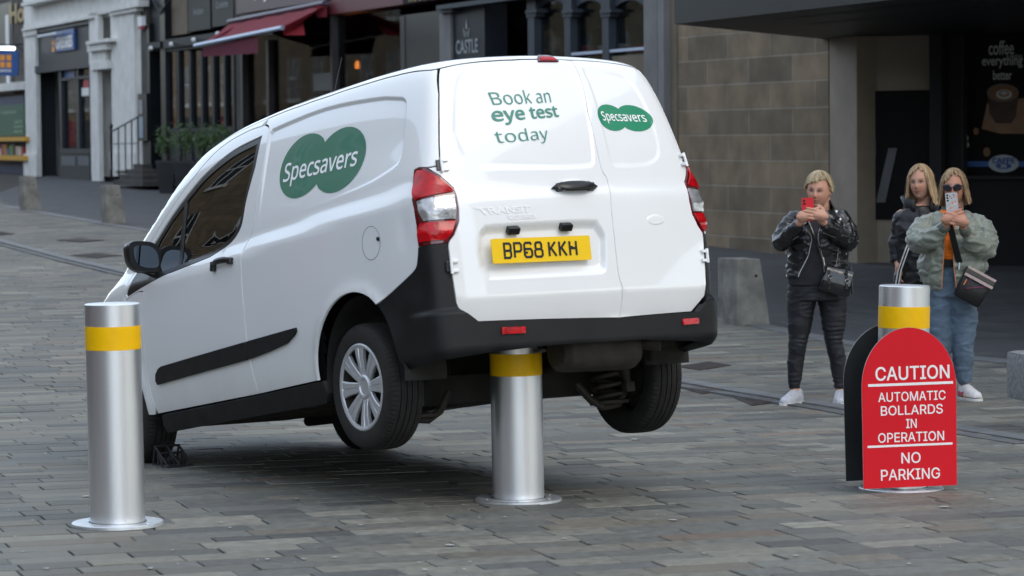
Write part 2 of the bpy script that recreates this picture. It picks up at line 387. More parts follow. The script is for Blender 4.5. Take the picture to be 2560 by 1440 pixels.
white = mat('white_paint', (.78, .80, .80), .28, 0, .012, 2.0, coat=1., spec=.5)
blackpl = mat('black_plastic', (.0085, .0095, .0105), .46, 0, .35, 5, bump=.15, bscale=300, rvar=.14, spec=.3)
blacksm = mat('black_smooth_plastic', (.008, .009, .010), .3, 0, .1, 9)
shellm = mat('dark_cavity', (.012, .012, .013), .8, 0, .2, 5)
dirty = mat('road_grime', (.020, .018, .016), .85, 0, .45, 7, bump=.4, bscale=40)
dirty2 = mat('dusty_steel', (.036, .031, .025), .7, .2, .4, 9, bump=.4, bscale=50)
rubber = mat('tyre_rubber', (.014, .013, .012), .8, 0, .35, 14, bump=.15, bscale=90)
_n = white.node_tree; _p = _n.nodes['Principled BSDF']; _l = [l for l in _n.links if l.to_node == _p and l.to_socket.name == 'Base Color'][0]; _src = _l.from_socket      # thin road film low on the body
_tc = _n.nodes.new('ShaderNodeTexCoord'); _sx = _n.nodes.new('ShaderNodeSeparateXYZ'); _n.links.new(_tc.outputs['Object'], _sx.inputs[0]); _mr = _n.nodes.new('ShaderNodeMapRange'); _mr.inputs['From Min'].default_value = .26; _mr.inputs['From Max'].default_value = .62; _mr.inputs['To Min'].default_value = .42; _mr.inputs['To Max'].default_value = .02; _n.links.new(_sx.outputs['Z'], _mr.inputs[0])
_nz = _n.nodes.new('ShaderNodeTexNoise'); _nz.inputs['Scale'].default_value = 5; _nz.inputs['Detail'].default_value = 9; _n.links.new(_tc.outputs['Object'], _nz.inputs['Vector']); _mm = _n.nodes.new('ShaderNodeMath'); _mm.operation = 'MULTIPLY'; _n.links.new(_mr.outputs[0], _mm.inputs[0]); _n.links.new(_nz.outputs[0], _mm.inputs[1])
_mx = _n.nodes.new('ShaderNodeMix'); _mx.data_type = 'RGBA'; _mx.inputs[7].default_value = (.33, .30, .26, 1); _n.links.new(_mm.outputs[0], _mx.inputs[0]); _n.links.new(_src, _mx.inputs[6]); _n.links.new(_mx.outputs[2], _p.inputs['Base Color'])
glassm = glass_mat('tinted_glass', (.16, .22, .21), .03, .01, 1.5, 0.)
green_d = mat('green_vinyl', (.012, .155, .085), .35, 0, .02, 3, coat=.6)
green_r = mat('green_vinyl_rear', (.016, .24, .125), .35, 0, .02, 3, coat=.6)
green_t = mat('green_lettering', (.045, .23, .17), .4, 0, .02, 3)
whitev = mat('white_vinyl', (.85, .86, .86), .4, 0, .01, 3)
redl = mat('red_lens', (.40, .002, .006), .12, 0, .35, 25, coat=.25, bump=.35, bscale=28, spec=.4)
redd = mat('dark_red_lens', (.10, .002, .006), .1, 0, .1, 30, coat=1.)
clearl = mat('clear_lens', (.34, .35, .36), .06, .45, .35, 22, coat=1., bump=.5, bscale=30)
hubm = mat('silver_paint', (.56, .58, .60), .36, .6, .06, 12)
badge = mat('satin_badge', (.86, .87, .88), .3, .1, .05, 12)
chrome = mat('bright_metal', (.6, .62, .65), .18, 1., .05, 12)
mirrorm = mat('mirror_glass', (.22, .26, .30), .02, 1., .02, 3)
yellowp = mat('yellow_plate', (.84, .54, .004), .35, 0, .02, 5, coat=.4)
blackv = mat('black_lettering', (.010, .011, .014), .35, 0, .02, 5)
seatm = mat('grey_seat_fabric', (.05, .052, .055), .9, 0, .2, 30)

van = empty('van'); van.matrix_world = Matrix([[*VR[0], VT[0]], [*VR[1], VT[1]], [*VR[2], VT[2]], [0, 0, 0, 1]])
tag(van, 'white delivery van with its rear lifted on a raised steel bollard', 'van')

ARC = (-.085, .305, .388); ARF = (2.62, .30, .372)
def arc_pts(c, z0=.29, n=28):
    cx, cz, r = c; a0 = math.asin((z0 - cz) / r); return [(cx + r * cos(a), cz + r * sin(a)) for a in np.linspace(a0, pi - a0, n)]
glass = smooth_curve([(0.965, 1.584), (1.262, 1.555), (1.545, 1.481), (1.746, 1.394), (1.928, 1.298), (2.069, 1.209), (2.239, 1.105), (2.33, 1.03), (2.407, 0.941)], 4) + \
    smooth_curve([(2.395, 0.930), (2.15, 0.968), (1.901, 0.998), (1.787, 1.005), (1.44, 1.030), (1.353, 1.040), (1.18, 1.078), (1.097, 1.118), (1.055, 1.165), (1.033, 1.276), (0.977, 1.436)], 4)
seamR = smooth_curve([(0.952, 1.645), (0.905, 1.625), (0.883, 1.580), (0.877, 1.457), (0.893, 1.293), (0.925, 1.12), (0.975, 1.03), (0.99, 0.963), (0.985, 0.713), (0.99, 0.584), (0.985, 0.457), (0.958, 0.291)], 3)
doortop = smooth_curve([(0.952, 1.645), (1.167, 1.642), (1.449, 1.598), (1.713, 1.482), (1.932, 1.358), (2.12, 1.238), (2.32, 1.10), (2.43, .985), (2.452, .93), (2.42, .905)], 4)
seamF = smooth_curve([(2.42, .905), (2.25, .935), (2.165, .92), (2.188, .86), (2.205, 0.80), (2.203, 0.716), (2.206, 0.503), (2.192, 0.368), (2.173, 0.272)], 3)
trim = [(2.083, 0.48), (2.04, 0.508), (1.997, 0.517), (0.457, 0.581), (0.455, .565), (0.473, 0.549), (0.561, 0.514), (.75, .490), (0.989, 0.469), (2.078, 0.425), (2.095, 0.447)]
embS = smooth_curve([(.87, 1.45), (.872, 1.575), (.86, 1.60), (.80, 1.612), (0.328, 1.634), (-.1, 1.612), (-0.422, 1.578), (-.51, 1.562), (-0.55, 1.52), (-0.561, 1.379), (-0.543, 1.278), (-.47, 1.235), (-0.116, 1.178), (.4, 1.14), (0.82, 1.115), (.868, 1.15)], 3)
vseam = [(-0.80, 1.70), (-.83, 1.55), (-0.843, 1.423), (-0.855, 1.234), (-0.863, 1.209)]
lamp = [(-0.694, 1.205), (-0.73, 1.210), (-0.788, 1.203), (-0.851, 1.163), (-0.914, 1.1), (-0.925, 1.057), (-.933, 1.0), (-0.931, 0.942), (-0.908, 0.884), (-0.879, 0.849), (-0.737, 0.843), (-0.733, 0.943), (-0.722, 1.02), (-0.706, 1.075), (-0.689, 1.143)]
lampR_edge = lamp[2:10]; lampL_edge = lamp[9:] + [lamp[0], lamp[1], lamp[2]]
bumpside = smooth_curve([(-0.737, 0.843), (-0.725, 0.79), (-0.70, 0.745), (-.60, .703), (-0.47, 0.660), (-0.318, 0.616)], 3)
bumpdoor = [(-0.879, 0.849), (-0.884, 0.716), (-0.893, 0.575), (-0.903, 0.548), (-0.976, 0.482), (-2.178, 0.463), (-2.715, 0.475), (-2.785, 0.548), (-2.793, .716), (-2.802, .849)]
split = smooth_curve([(-2.16, 1.19), (-2.172, 1.15), (-2.196, 1.125), (-2.192, 1.07), (-2.165, 0.98), (-2.156, 0.85), (-2.16, 0.68), (-2.180, 0.62), (-2.190, .585), (-2.183, 0.463)], 3)
split = [(-2.262, 1.70), (-2.252, 1.639), (-2.215, 1.54), (-2.179, 1.448), (-2.165, 1.3)] + split
def topline(a, b, n=40, d=.0): return [(s, float(zb(s)) - d) for s in np.linspace(a, b, n)]

def disp_side(s, z):
    d = -.010 * sstep(-sdf(s, z, embS), -.003, .015) * sstep(z, 1.10, 1.42)
    for c, k in ((ARC, .02), (ARF, .02)):
        r = np.hypot(s - c[0], z - c[1]); d = d + k * np.exp(-((r - c[2]) / .045) ** 2) * (z > .25) * np.clip(1.25 - z * .9, 0, 1)
    d = d - .006 * np.exp(-(((s + .62) / .05) ** 2 + ((z - .93) / .09) ** 2))      # small dent ahead of the rear lamp
    return d
embD = smooth_curve([(-.90, 1.55), (-.91, 1.625), (-0.94, 1.665), (-1.02, 1.684), (-1.487, 1.694), (-2.10, 1.69), (-2.22, 1.682), (-2.235, 1.62), (-2.19, 1.45), (-2.13, 1.25), (-2.10, 1.19), (-2.0, 1.172), (-1.637, 1.170), (-1.10, 1.180), (-1.02, 1.198), (-0.955, 1.25), (-0.905, 1.364)], 3)
embE = smooth_curve([(-2.31, 1.60), (-2.32, 1.66), (-2.37, 1.682), (-2.50, 1.672), (-2.64, 1.65), (-2.70, 1.62), (-2.72, 1.55), (-2.715, 1.40), (-2.69, 1.26), (-2.64, 1.20), (-2.54, 1.175), (-2.38, 1.172), (-2.29, 1.18), (-2.262, 1.23), (-2.272, 1.40)], 3)
recess = smooth_curve([(-1.00, 0.80), (-1.012, 0.88), (-1.045, 0.918), (-1.10, .930), (-1.55, 0.936), (-1.97, 0.936), (-2.03, 0.915), (-2.083, 0.855), (-2.078, .78), (-2.06, .70), (-2.02, 0.672), (-1.9, .665), (-1.12, 0.665), (-1.05, .675), (-1.01, 0.72)], 3)
def disp_rear(s, z):
    d = -.0045 * sstep(-sdf(s, z, embD), -.004, .030) - .0045 * sstep(-sdf(s, z, embE), -.004, .030)
    d = d - .028 * sstep(-sdf(s, z, recess), 0, .055)
    d = d + .010 * sstep(1.10 - z, 0, .05) - .035 * np.clip((.60 - z) / .13, 0, 1)
    return d
def bshape(s, z):
    a = np.where(s < SC, 2 * SC - s, s)
    rear = sstep(-a, .55, .95)
    d = .006 + (.030 * sstep(.555 - z, 0, .035)) * rear + (.010 * sstep(.60 - z, 0, .16)) * (1 - rear) * sstep(-a, .30, .5)
    d = d - .05 * sstep(.375 - z, 0, .085) ** 1.5 * (.5 + .5 * rear)
    return d

# body: cargo side, front wing and pillar
sideL = list(seamR)[::-1] + [(s, z) for s, z in topline(.95, -.79)] + vseam[1:] + lamp[2:3] + lamp[1::-1] + [lamp[k] for k in (14, 13, 12, 11, 10)] + bumpside[1:]
th0 = math.acos((-.318 - ARC[0]) / ARC[2]); arcp = [(ARC[0] + ARC[2] * cos(a), ARC[1] + ARC[2] * sin(a)) for a in np.linspace(th0, math.asin((.311 - .305) / .388), 22)]
sideL += arcp + [(.305, .311)]
wing = [(2.20, .272)] + arc_pts((ARF[0], ARF[1], ARF[2]), .28, 20)[::-1] + [(3.05, .27), (3.4, .27), (3.9, .30), (X1 + pi / 2, .30)] + topline(X1 + pi / 2, .957, 80) + list(doortop)[1:] + list(seamF)[1:-1]
def fm(poly, mir=True): return [(s + .045 * min(1, max(0, (-s - .72) / .2)), z) for s, z in poly] if mir else list(poly)
for mir in (False, True):
    panel('side_panel', fm(sideL, mir), white, van, disp_side, fine=[(embS, .020, .0045)], mirror=mir)
    panel('front_wing', wing, white, van, disp_side, mirror=mir, gap=.002)
    door = list(seamR)[::-1] + doortop[1:] + seamF[1:]
    gh = inset(np.array(glass), -.004)
    panel('front_door', door, white, van, disp_side, holes=[gh], mirror=mir)
    g0 = np.array(glass)
    main = [p for p in inset(g0, .022) if p[0] < 1.752]; 
    main = smooth_curve([(1.0, 1.555), (1.262, 1.528), (1.545, 1.455), (1.752, 1.363)], 4) + [(1.752, 1.03)] + smooth_curve([(1.70, 1.034), (1.44, 1.052), (1.353, 1.062), (1.19, 1.10), (1.115, 1.137), (1.08, 1.18), (1.055, 1.286), (1.01, 1.436)], 4)
    quart = [(1.782, 1.345), (1.92, 1.275), (2.05, 1.19), (2.12, 1.12), (2.12, 1.01), (1.9, 1.022), (1.782, 1.028)]
    fr = panel('window_frame', glass, blacksm, van, None, holes=[main, quart], gap=0, rim=.02, off=-.004, mirror=mir)
    panel('door_window', main, glassm, fr, None, gap=0, rim=0, off=-.010, mirror=mir)
    panel('quarter_window', quart, glassm, fr, None, gap=0, rim=0, off=-.009, mirror=mir)
    panel('sill', [(2.12, .265), (2.15, .21), (2.13, .17), (.32, .20), (.285, .24), (.298, .307), (.958, .287)], blackpl, van, None, gap=.001, rim=.05, off=.006, mirror=mir)
    # rubbing strip in two pieces along the door
    tr1 = [p for p in trim if p[0] > .99] + []
    t1 = [(2.083, 0.48), (2.04, 0.508), (1.997, 0.517), (.996, .559), (.996, .469), (2.078, 0.425), (2.095, 0.447)]
    t2 = [(.980, .5595), (0.457, 0.581), (0.455, .565), (0.473, 0.549), (0.561, 0.514), (.75, .490), (.980, .4695)]
    panel('rubbing_strip', t1, blackpl, van, None, gap=0, rim=.014, off=.012, mirror=mir); panel('rubbing_strip', t2, blackpl, van, None, gap=0, rim=.014, off=.012, mirror=mir)
# roof, windscreen, bonnet from above
ss = np.linspace(SC, X1 + pi / 2, 220); EP = surf(ss, zb(ss)); half = EP[:, :2]
Zof = lambda x, y: None
def roofz(x, y):
    a = np.full(x.shape, .3); b = np.full(x.shape, 2.2)
    for _ in range(34):
        m = (a + b) / 2; o = F(np.stack([x, y, m], -1)) > 0; b = np.where(o, m, b); a = np.where(o, a, m)
    return b
def top_panel(name, xa, xb, m, inset_=.0, off=0., gapx=.0, extra=0.):
    k = (half[:, 0] > xa) & (half[:, 0] < xb); h = half[k]
    yi = lambda x: float(np.interp(x, half[:, 0], half[:, 1]))
    h = np.array(([[xa, yi(xa)]] if xa > half[0, 0] else []) + h.tolist() + ([[xb, yi(xb)]] if xb < half[-1, 0] else []))
    h = h - [0, inset_]; h[:, 1] = np.maximum(h[:, 1], 0)
    L = np.array(h.tolist() + [[x, -y] for x, y in h[::-1] if y > 1e-3]); L = L[np.concatenate([[True], np.linalg.norm(np.diff(L, axis=0), axis=1) > 1e-4])]
    L = inset(resample(L, .04), .002)
    gx, gy = np.meshgrid(np.arange(xa, xb, .04), np.arange(-.9, .9, .04)); q = np.stack([gx.ravel(), gy.ravel()], 1); q = q[sdf(q[:, 0], q[:, 1], L) < -.015]
    V, T = cdt([L], q); T = T[winding(V[T].mean(1), [L]) != 0]
    z = roofz(V[:, 0], V[:, 1]); P = np.stack([V[:, 0], V[:, 1], z], 1); N = nrm0(P)
    A = P[T]; fl = np.cross(A[:, 1] - A[:, 0], A[:, 2] - A[:, 0])[:, 2] < 0; T = np.where(fl[:, None], T[:, ::-1], T)
    return custom_mesh(name, P + N * off, T.tolist(), N, m, van)
top_panel('roof', float(half[0, 0]), 1.72, white)
ws = top_panel('windscreen', 1.73, 2.74, glassm)
top_panel('bonnet', 2.745, float(half[-1, 0]), white)

# rear doors
vs = vseam[1:]
doorL = topline(-.80, -2.262, 50) + split[1:] + bumpdoor[4::-1][0:0] + [(-2.178, .4635)] + [bumpdoor[k] for k in (4, 3, 2, 1, 0)] + lampR_edge[::-1] + vseam[::-1][0:4]
doorR = [p for p in topline(-2.266, 2 * SC + .80, 30)] + mirS(fm(vseam[1:])) + mirS(fm(lampR_edge)) + [bumpdoor[k] for k in (8, 7, 6, 5)] + split[::-1][1:-1]
fineR = [(embD, .034, .007), (recess, .060, .009)]
dl = panel('rear_door', doorL, white, van, disp_rear, fine=fineR, rim=.02); dl['label'] = 'wide rear door with green lettering'
dr = panel('rear_door', doorR, white, van, disp_rear, fine=[(embE, .034, .007)], rim=.02); dr['label'] = 'narrow rear door with small green logo'
# dark inner shell closing the gaps
sg = np.arange(SC - 1.42, X1 + 1.0, .03); zg = np.linspace(0, 1, 46); Vs, Fs = [], []
zz = .20 + (zb(sg)[:, None] + .01 - .20) * zg[None, :]; SS = np.repeat(sg[:, None], len(zg), 1)
Pin = G(SS, zz, disp_rear, -.03); okm = np.ones(SS.shape, bool)
for c in (ARC, ARF): okm &= np.hypot(SS - c[0], zz - c[1]) > c[2] + .012; okm &= np.hypot(2 * SC - SS - c[0], zz - c[1]) > c[2] + .012
okm &= sdf(SS, zz, glass) > -.0; okm &= zz > .30 + .1 * (SS < -.5)
b = MB(); idx = np.arange(SS.size).reshape(SS.shape); FF = []
for i in range(SS.shape[0] - 1):
    for j in range(SS.shape[1] - 1):
        if okm[i, j] and okm[i + 1, j] and okm[i, j + 1] and okm[i + 1, j + 1]: FF.append([idx[i, j], idx[i + 1, j], idx[i + 1, j + 1], idx[i, j + 1]])
b.add(Pin.reshape(-1, 3), FF, shellm, True)
# mirrored flank
k = SS >= SC; PM = Pin * [1, -1, 1]; FM = [f for f in FF if SS.ravel()[f[0]] > -.8]; b.add(PM.reshape(-1, 3), FM, shellm, True)
b.build('inner_shell', van, auto=None)
# floor pan and underside
b = MB()
b.boxc((.55, -.70, .20), (2.05, .70, .28), dirty, .02); b.boxc((.28, -.60, .27), (.62, .60, .42), dirty, .02); b.boxc((-.70, -.58, .505), (.35, .58, .53), dirty)
b.boxc((2.02, -.45, .22), (3.1, .45, .30), dirty, .02); b.boxc((.9, -.62, .165), (1.35, -.30, .22), dirty, .02); b.boxc((1.4, -.5, .17), (1.9, -.1, .22), dirty, .02)
b.boxc((-.30, .50, .40), (.30, .60, .52), dirty, .01); b.boxc((-.56, -.66, .33), (-.44, -.50, .50), dirty, .02)
b.tube([(.3, -.18, .21), (1.2, -.16, .17), (2.2, -.1, .18)], .03, dirty)
for k in range(7): b.boxc((.6 + .2 * k, -.69, .185), (.63 + .2 * k, .69, .205), dirty)
b.build('underbody', van)
b = MB(); b.loft([[(-.60 + .11 * k * abs(cos(t)) ** .8 * (1 if cos(t) > 0 else -1), y, .33 + .02 * (y + .15) + .10 * k * abs(sin(t)) ** .8 * (1 if sin(t) > 0 else -1)) for t in np.linspace(0, 2 * pi, 24, endpoint=False)] for y, k in ((-.385, .3), (-.375, .75), (-.345, .97), (-.30, 1), (.0, 1), (.03, .97), (.06, .7), (.065, .3))], dirty2); b.tube([(-.60, -.30, .36), (-.64, -.40, .35), (-.70, -.47, .335)], .034, dirty2, 14); b.tube([(-.62, -.38, .35), (-.62, -.385, .35)], .045, dirty2, 14); b.tube([(-.45, -.1, .36), (-.2, -.25, .30), (.3, -.25, .26)], .028, dirty2); b.build('exhaust', van)
b = MB(); b.box((.11, 0, .215), (.12, 1.2, .145), dirty, None, .03, True)
for sy in (1, -1):
    b.tube([(.34, .58 * sy, .34), (.15, .60 * sy, .27), (-.02, .61 * sy, .245), (-.14, .60 * sy, .24)], [.035, .045, .04, .03], dirty, 12)
    b.lathe([(.001, 0), (.095, 0), (.10, .014), (.035, .03), (.001, .03)], dirty2, (-.10, .55 * sy, .085), (0, 0, 1), 24)
    b.tube([(-.10, .365 * sy, .195), (-.12, .43 * sy, .11), (-.12, .50 * sy, .072), (-.12, .59 * sy, .082), (-.12, .635 * sy, .14), (-.11, .645 * sy, .20)], .019, dirty2, 8)
b.build('rear_axle', van)
for sy in (1, -1):
    ys__ = .64 if sy > 0 else -.555; b = MB(); b.tube([(-.10 + .078 * cos(a), ys__ + .078 * sin(a), .105 + .25 * a / (2 * pi * 5)) for a in np.linspace(0, 2 * pi * 5, 120)], .011, dirty2, 8); b.build('coil_spring', van)
    b = MB(); b.tube([(-.205, .60 * sy, .165), (-.20, .595 * sy, .23)], .020, dirty2, 12); b.tube([(-.20, .595 * sy, .22), (-.19, .57 * sy, .52)], .028, dirty2, 12); b.box((-.205, .60 * sy, .16), (.05, .05, .05), dirty2, None, .01); b.build('shock_absorber', van)
    # wheel housing
    for c in (ARC, ARF):
        b = MB(); r = []
        for a in np.linspace(-.15, pi + .15, 30):
            r.append([(c[0] + (c[2] - .004) * cos(a) * k, sy * y, c[1] + (c[2] - .004) * sin(a) * k) for y, k in ((.80, .97), (.70, 1.0), (.58, 1.0), (.56, .9))])
        b.loft(r, dirty, caps=False, closed=False)
        b.add([(c[0] + c[2] * cos(a) * k, sy * .565, c[1] + c[2] * sin(a) * k) for k in (.45, 1) for a in np.linspace(-.1, pi + .1, 24)], [[i, i + 1, i + 25, i + 24] for i in range(23)], dirty)
        b.build('wheel_housing', van, auto=None)
b = MB(); b.tube([(-.62, .20, .40), (-.68, .20, .35), (-.72, .20, .335), (-.73, .235, .335), (-.70, .245, .34)], .008, dirty2, 8); b.build('tow_hook', van)
b = MB(); b.boxc((-.52, -.0, .452), (-.20, .30, .51), shellm, .01); b.box((-.60, .12, .445), (.10, .5, .10), shellm, None, .01); b.box((-.66, .0, .46), (.06, 1.1, .10), shellm, None, .01); b.build('bumper_beam', van)

# rear bumper
bpoly = [(-.879, .849)] + bumpdoor[1:9] + [(-2.802, .849)] + mirS(fm(lamp[9:11])) + mirS(bumpside[1:]) + mirS([(ARC[0] + ARC[2] * cos(a), ARC[1] + ARC[2] * sin(a)) for a in np.linspace(th0, pi - math.asin((.31 - ARC[1]) / ARC[2]), 12)]) + mirS([(-.480, .30)]) + \
    [(2 * SC + .52, .296), (2 * SC + .74, .31), (2 * SC + 1.0, .335), (-2.3, .352), (-1.6, .352), (-1.35, .35), (-1.0, .335), (-.74, .31), (-.52, .296), (-.480, .30)] + \
    [(ARC[0] + ARC[2] * cos(a), ARC[1] + ARC[2] * sin(a)) for a in np.linspace(pi - math.asin((.31 - ARC[1]) / ARC[2]), th0, 12)] + bumpside[::-1] + [lamp[10], lamp[9]][:1]
bp_ = []
for p in bpoly:
    if not bp_ or math.hypot(p[0] - bp_[-1][0], p[1] - bp_[-1][1]) > 2e-3: bp_.append(p)
bmp = panel('rear_bumper', bp_, blackpl, van, bshape, gap=.002, rim=.045, grid=.02)
for q in ([(-1.083, .452), (-1.235, .449), (-1.232, .411), (-1.079, .413)], [(-2.60, .444), (-2.70, .446), (-2.70, .410), (-2.60, .408)]):
    panel('reflector', inset(np.array(q), .004), redl, bmp, bshape, gap=0, rim=.012, off=.011, grid=.02)
# lamps
for mir in (False, True):
    lm = panel('tail_lamp', fm(lamp, mir), redd, van, None, gap=.001, rim=.03, off=.004, grid=.02, mirror=mir)
    up_ = [(-0.712, 1.18), (-0.73, 1.196), (-0.785, 1.190), (-0.845, 1.152), (-0.903, 1.095), (-.912, 1.082), (-.74, 1.058), (-.715, 1.085)]
    mid = [(-.75, 1.050), (-.916, 1.068), (-.922, 1.0), (-.920, .957), (-.785, .956), (-.765, 1.0)]
    low = [(-.745, .862), (-.872, .862), (-.897, .89), (-.919, .948), (-.765, .947), (-.752, .93)]
    panel('red_lens', fm(up_, mir), redl, lm, lambda s, z: .008 * np.exp(-((z - 1.12) / .05) ** 2), gap=0, rim=.01, off=.010, grid=.012, mirror=mir)
    panel('clear_lens', fm(mid, mir), clearl, lm, lambda s, z: .006 * np.exp(-((z - 1.0) / .03) ** 2), gap=0, rim=.01, off=.010, grid=.012, mirror=mir)
    panel('red_lens', fm(low, mir), redl, lm, lambda s, z: .008 * np.exp(-((z - .90) / .03) ** 2), gap=0, rim=.01, off=.010, grid=.012, mirror=mir)
hb = [(-1.748, 1.700), (-1.775, 1.722), (-1.81, 1.731), (-1.98, 1.731), (-2.02, 1.726), (-2.06, 1.700)]
hl = panel('brake_lamp', hb, redd, van, None, gap=0, rim=.02, off=.010, grid=.012)
panel('red_lens', [(-1.79, 1.704), (-1.80, 1.718), (-2.01, 1.718), (-2.02, 1.704)], redl, hl, None, gap=0, rim=.004, off=.013, grid=.012)
# local frames on the body
def fr(s, z, disp=None, off=0.):
    P, N = GN(np.array([s]), np.array([z]), disp, off); n = Vector(N[0]); up = Vector((0, 0, 1)); r = up.cross(n).normalized(); u = n.cross(r)
    return Matrix(((r.x, u.x, n.x, P[0][0]), (r.y, u.y, n.y, P[0][1]), (r.z, u.z, n.z, P[0][2]), (0, 0, 0, 1)))   # X right seen from outside, Y up, Z out
def lens(b, M, sx, sy, sz, m, n=24, sq=2.4):
    rings = []
    for k in range(9):
        a = pi / 2 * k / 8; rr = cos(a) ** (2 / 2.6); rings.append([M @ Vector((sx * rr * abs(cos(t)) ** (2 / sq) * (1 if cos(t) >= 0 else -1), sy * rr * abs(sin(t)) ** (2 / sq) * (1 if sin(t) >= 0 else -1), sz * sin(a))) for t in np.linspace(0, 2 * pi, n, endpoint=False)])
    b.loft(rings, m, True)
# rear door handle with painted cup
M = fr(-1.83, 1.078, disp_rear)
b = MB(); lens(b, M @ Matrix.Translation((.0, .02, -.003)), .080, .030, .022, white); b.build('handle_cup', dl)
b = MB(); pts = [(-.125 + .25 * k / 20) for k in range(21)]
b.loft([[M @ Vector((x, .001 + (.027 * (1 - (abs(x) / .130) ** 3)) * cos(t) + (-.004 if abs(x) < .07 else 0), .030 * (1 - (abs(x) / .135) ** 3) + .009 * sin(t))) for t in np.linspace(0, 2 * pi, 14, endpoint=False)] for x in pts], blacksm)
for x in (-.088, .088): b.box(M @ Vector((x, .0, .012)), (.035, .035, .03), blacksm, M.to_3x3(), .008)
b.build('door_handle', dl)
# number plate, its lamps, lettering
Mp = fr(-1.49, .797, disp_rear); dx = Vector((-.788, -.22, 0)) ; 
p0 = Vector((-.806, .222, .797)); nrm_ = Vector((-1, 0, .02)).normalized(); rr = Vector((0, -1, 0)); uu = nrm_.cross(rr) * 1
Mp = Matrix(((rr.x, uu.x, nrm_.x, p0.x), (rr.y, uu.y, nrm_.y, p0.y), (rr.z, uu.z, nrm_.z, p0.z), (0, 0, 0, 1)))
def rrect(w, h, r, n=5):
    out = []
    for cx, cy, a0 in ((w / 2 - r, h / 2 - r, 0), (-w / 2 + r, h / 2 - r, 90), (-w / 2 + r, -h / 2 + r, 180), (w / 2 - r, -h / 2 + r, 270)):
        out += [(cx + r * cos(radians(a0 + 90 * k / n)), cy + r * sin(radians(a0 + 90 * k / n))) for k in range(n + 1)]
    return out
b = MB(); b.prism(rrect(.540, .114, .008), Mp, .004, yellowp); plate = b.build('number_plate', van)
def strokes(name, glyphs, M, m, parent, sw, ww, hh, t=.0055):
    """block characters drawn with round-cornered strokes; glyphs: list of (x offset, polylines)"""
    b = MB()
    for x0, pls in glyphs:
        for pl in pls:
            closed = pl[0] == pl[-1]; P = [Vector((x0 + x * ww, y * hh)) for x, y in (pl[:-1] if closed else pl)]; n = len(P); Lf, Rt = [], []
            for i, p in enumerate(P):
                a = P[(i - 1) % n] if (closed or i > 0) else None; c = P[(i + 1) % n] if (closed or i < n - 1) else None
                d1 = (p - a).normalized() if a is not None else None; d2 = (c - p).normalized() if c is not None else None
                if d1 is None: d1 = d2
                if d2 is None: d2 = d1
                nn = Vector((-d1.y, d1.x)) + Vector((-d2.y, d2.x)); nn = nn / max(nn.length_squared, .7) * 2 * sw / 2
                Lf.append(p + nn); Rt.append(p - nn)
            V = [M @ Vector((q.x, q.y, t)) for q in Lf] + [M @ Vector((q.x, q.y, t)) for q in Rt]
            b.add(V, [[i, (i + 1) % n, (i + 1) % n + n, i + n] for i in range(n if closed else n - 1)], m); t += .00006
    return b.build(name, parent, auto=None)
c_ = .16
GL = {'B': [[(0, 0), (.82, 0), (1, .12), (1, .40), (.86, .5), (1, .6), (1, .88), (.82, 1), (0, 1)], [(.14, 0), (.14, 1)], [(.14, .5), (.86, .5)]],
      'P': [[(.07, 0), (.07, 1), (.82, 1), (1, .88), (1, .55), (.82, .42), (.07, .42)]],
      '6': [[(.98, .86), (.82, 1), (.18, 1), (0, .86), (0, .14), (.18, 0), (.82, 0), (1, .14), (1, .44), (.82, .57), (.0, .57)]],
      '8': [[(.1, .88), (.24, 1), (.76, 1), (.9, .88), (.9, .62), (.78, .53), (1, .42), (1, .12), (.82, 0), (.18, 0), (0, .12), (0, .42), (.22, .53), (.1, .62), (.1, .88)], [(.22, .53), (.78, .53)]],
      'K': [[(.07, 0), (.07, 1)], [(.95, 1), (.12, .45)], [(.30, .60), (1, 0)]], 'H': [[(.07, 0), (.07, 1)], [(.95, 0), (.95, 1)], [(.07, .5), (.95, .5)]]}
gl = []; x = -.213
for ch in 'BP68 KKH':
    if ch == ' ': x += .018; continue
    gl.append((x, GL[ch])); x += .0570
strokes('plate_lettering', gl, Mp @ Matrix.Translation((.004, -.033, 0)), blackv, plate, .0112, .040, .066)
for x, y in ((-.083, -.012), (.165, .006)):
    b = MB(); b.lathe([(.0001, .008), (.005, .008), (.006, .004)], blackv, Mp @ Vector((x, y, 0)), nrm_, 12); b.build('plate_screw', plate)
for s_, z_ in ((-1.235, .905), (-1.69, .911)):
    M = fr(s_, z_, disp_rear); b = MB(); b.box(M @ Vector((0, -.006, .012)), (.062, .034, .034), blacksm, M.to_3x3(), .008); b.build('plate_lamp', dl)
# badges
lettering('badge_lettering', 'TRANSIT', [(-1.04, .968), (-1.37, .972), (-1.375, 1.003), (-1.008, 1.003)], badge, dl, None, .03, .003, disp_rear)
lettering('badge_lettering', 'COURIER', [(-1.215, .940), (-1.42, .942), (-1.422, .963), (-1.19, .963)], badge, dl, None, .03, .003, disp_rear)
M = fr(-2.52, .918, disp_rear); b = MB(); lens(b, M @ Matrix.Translation((0, 0, -.002)), .055, .027, .006, white, 32, 2.0); b.build('blank_badge', dr)
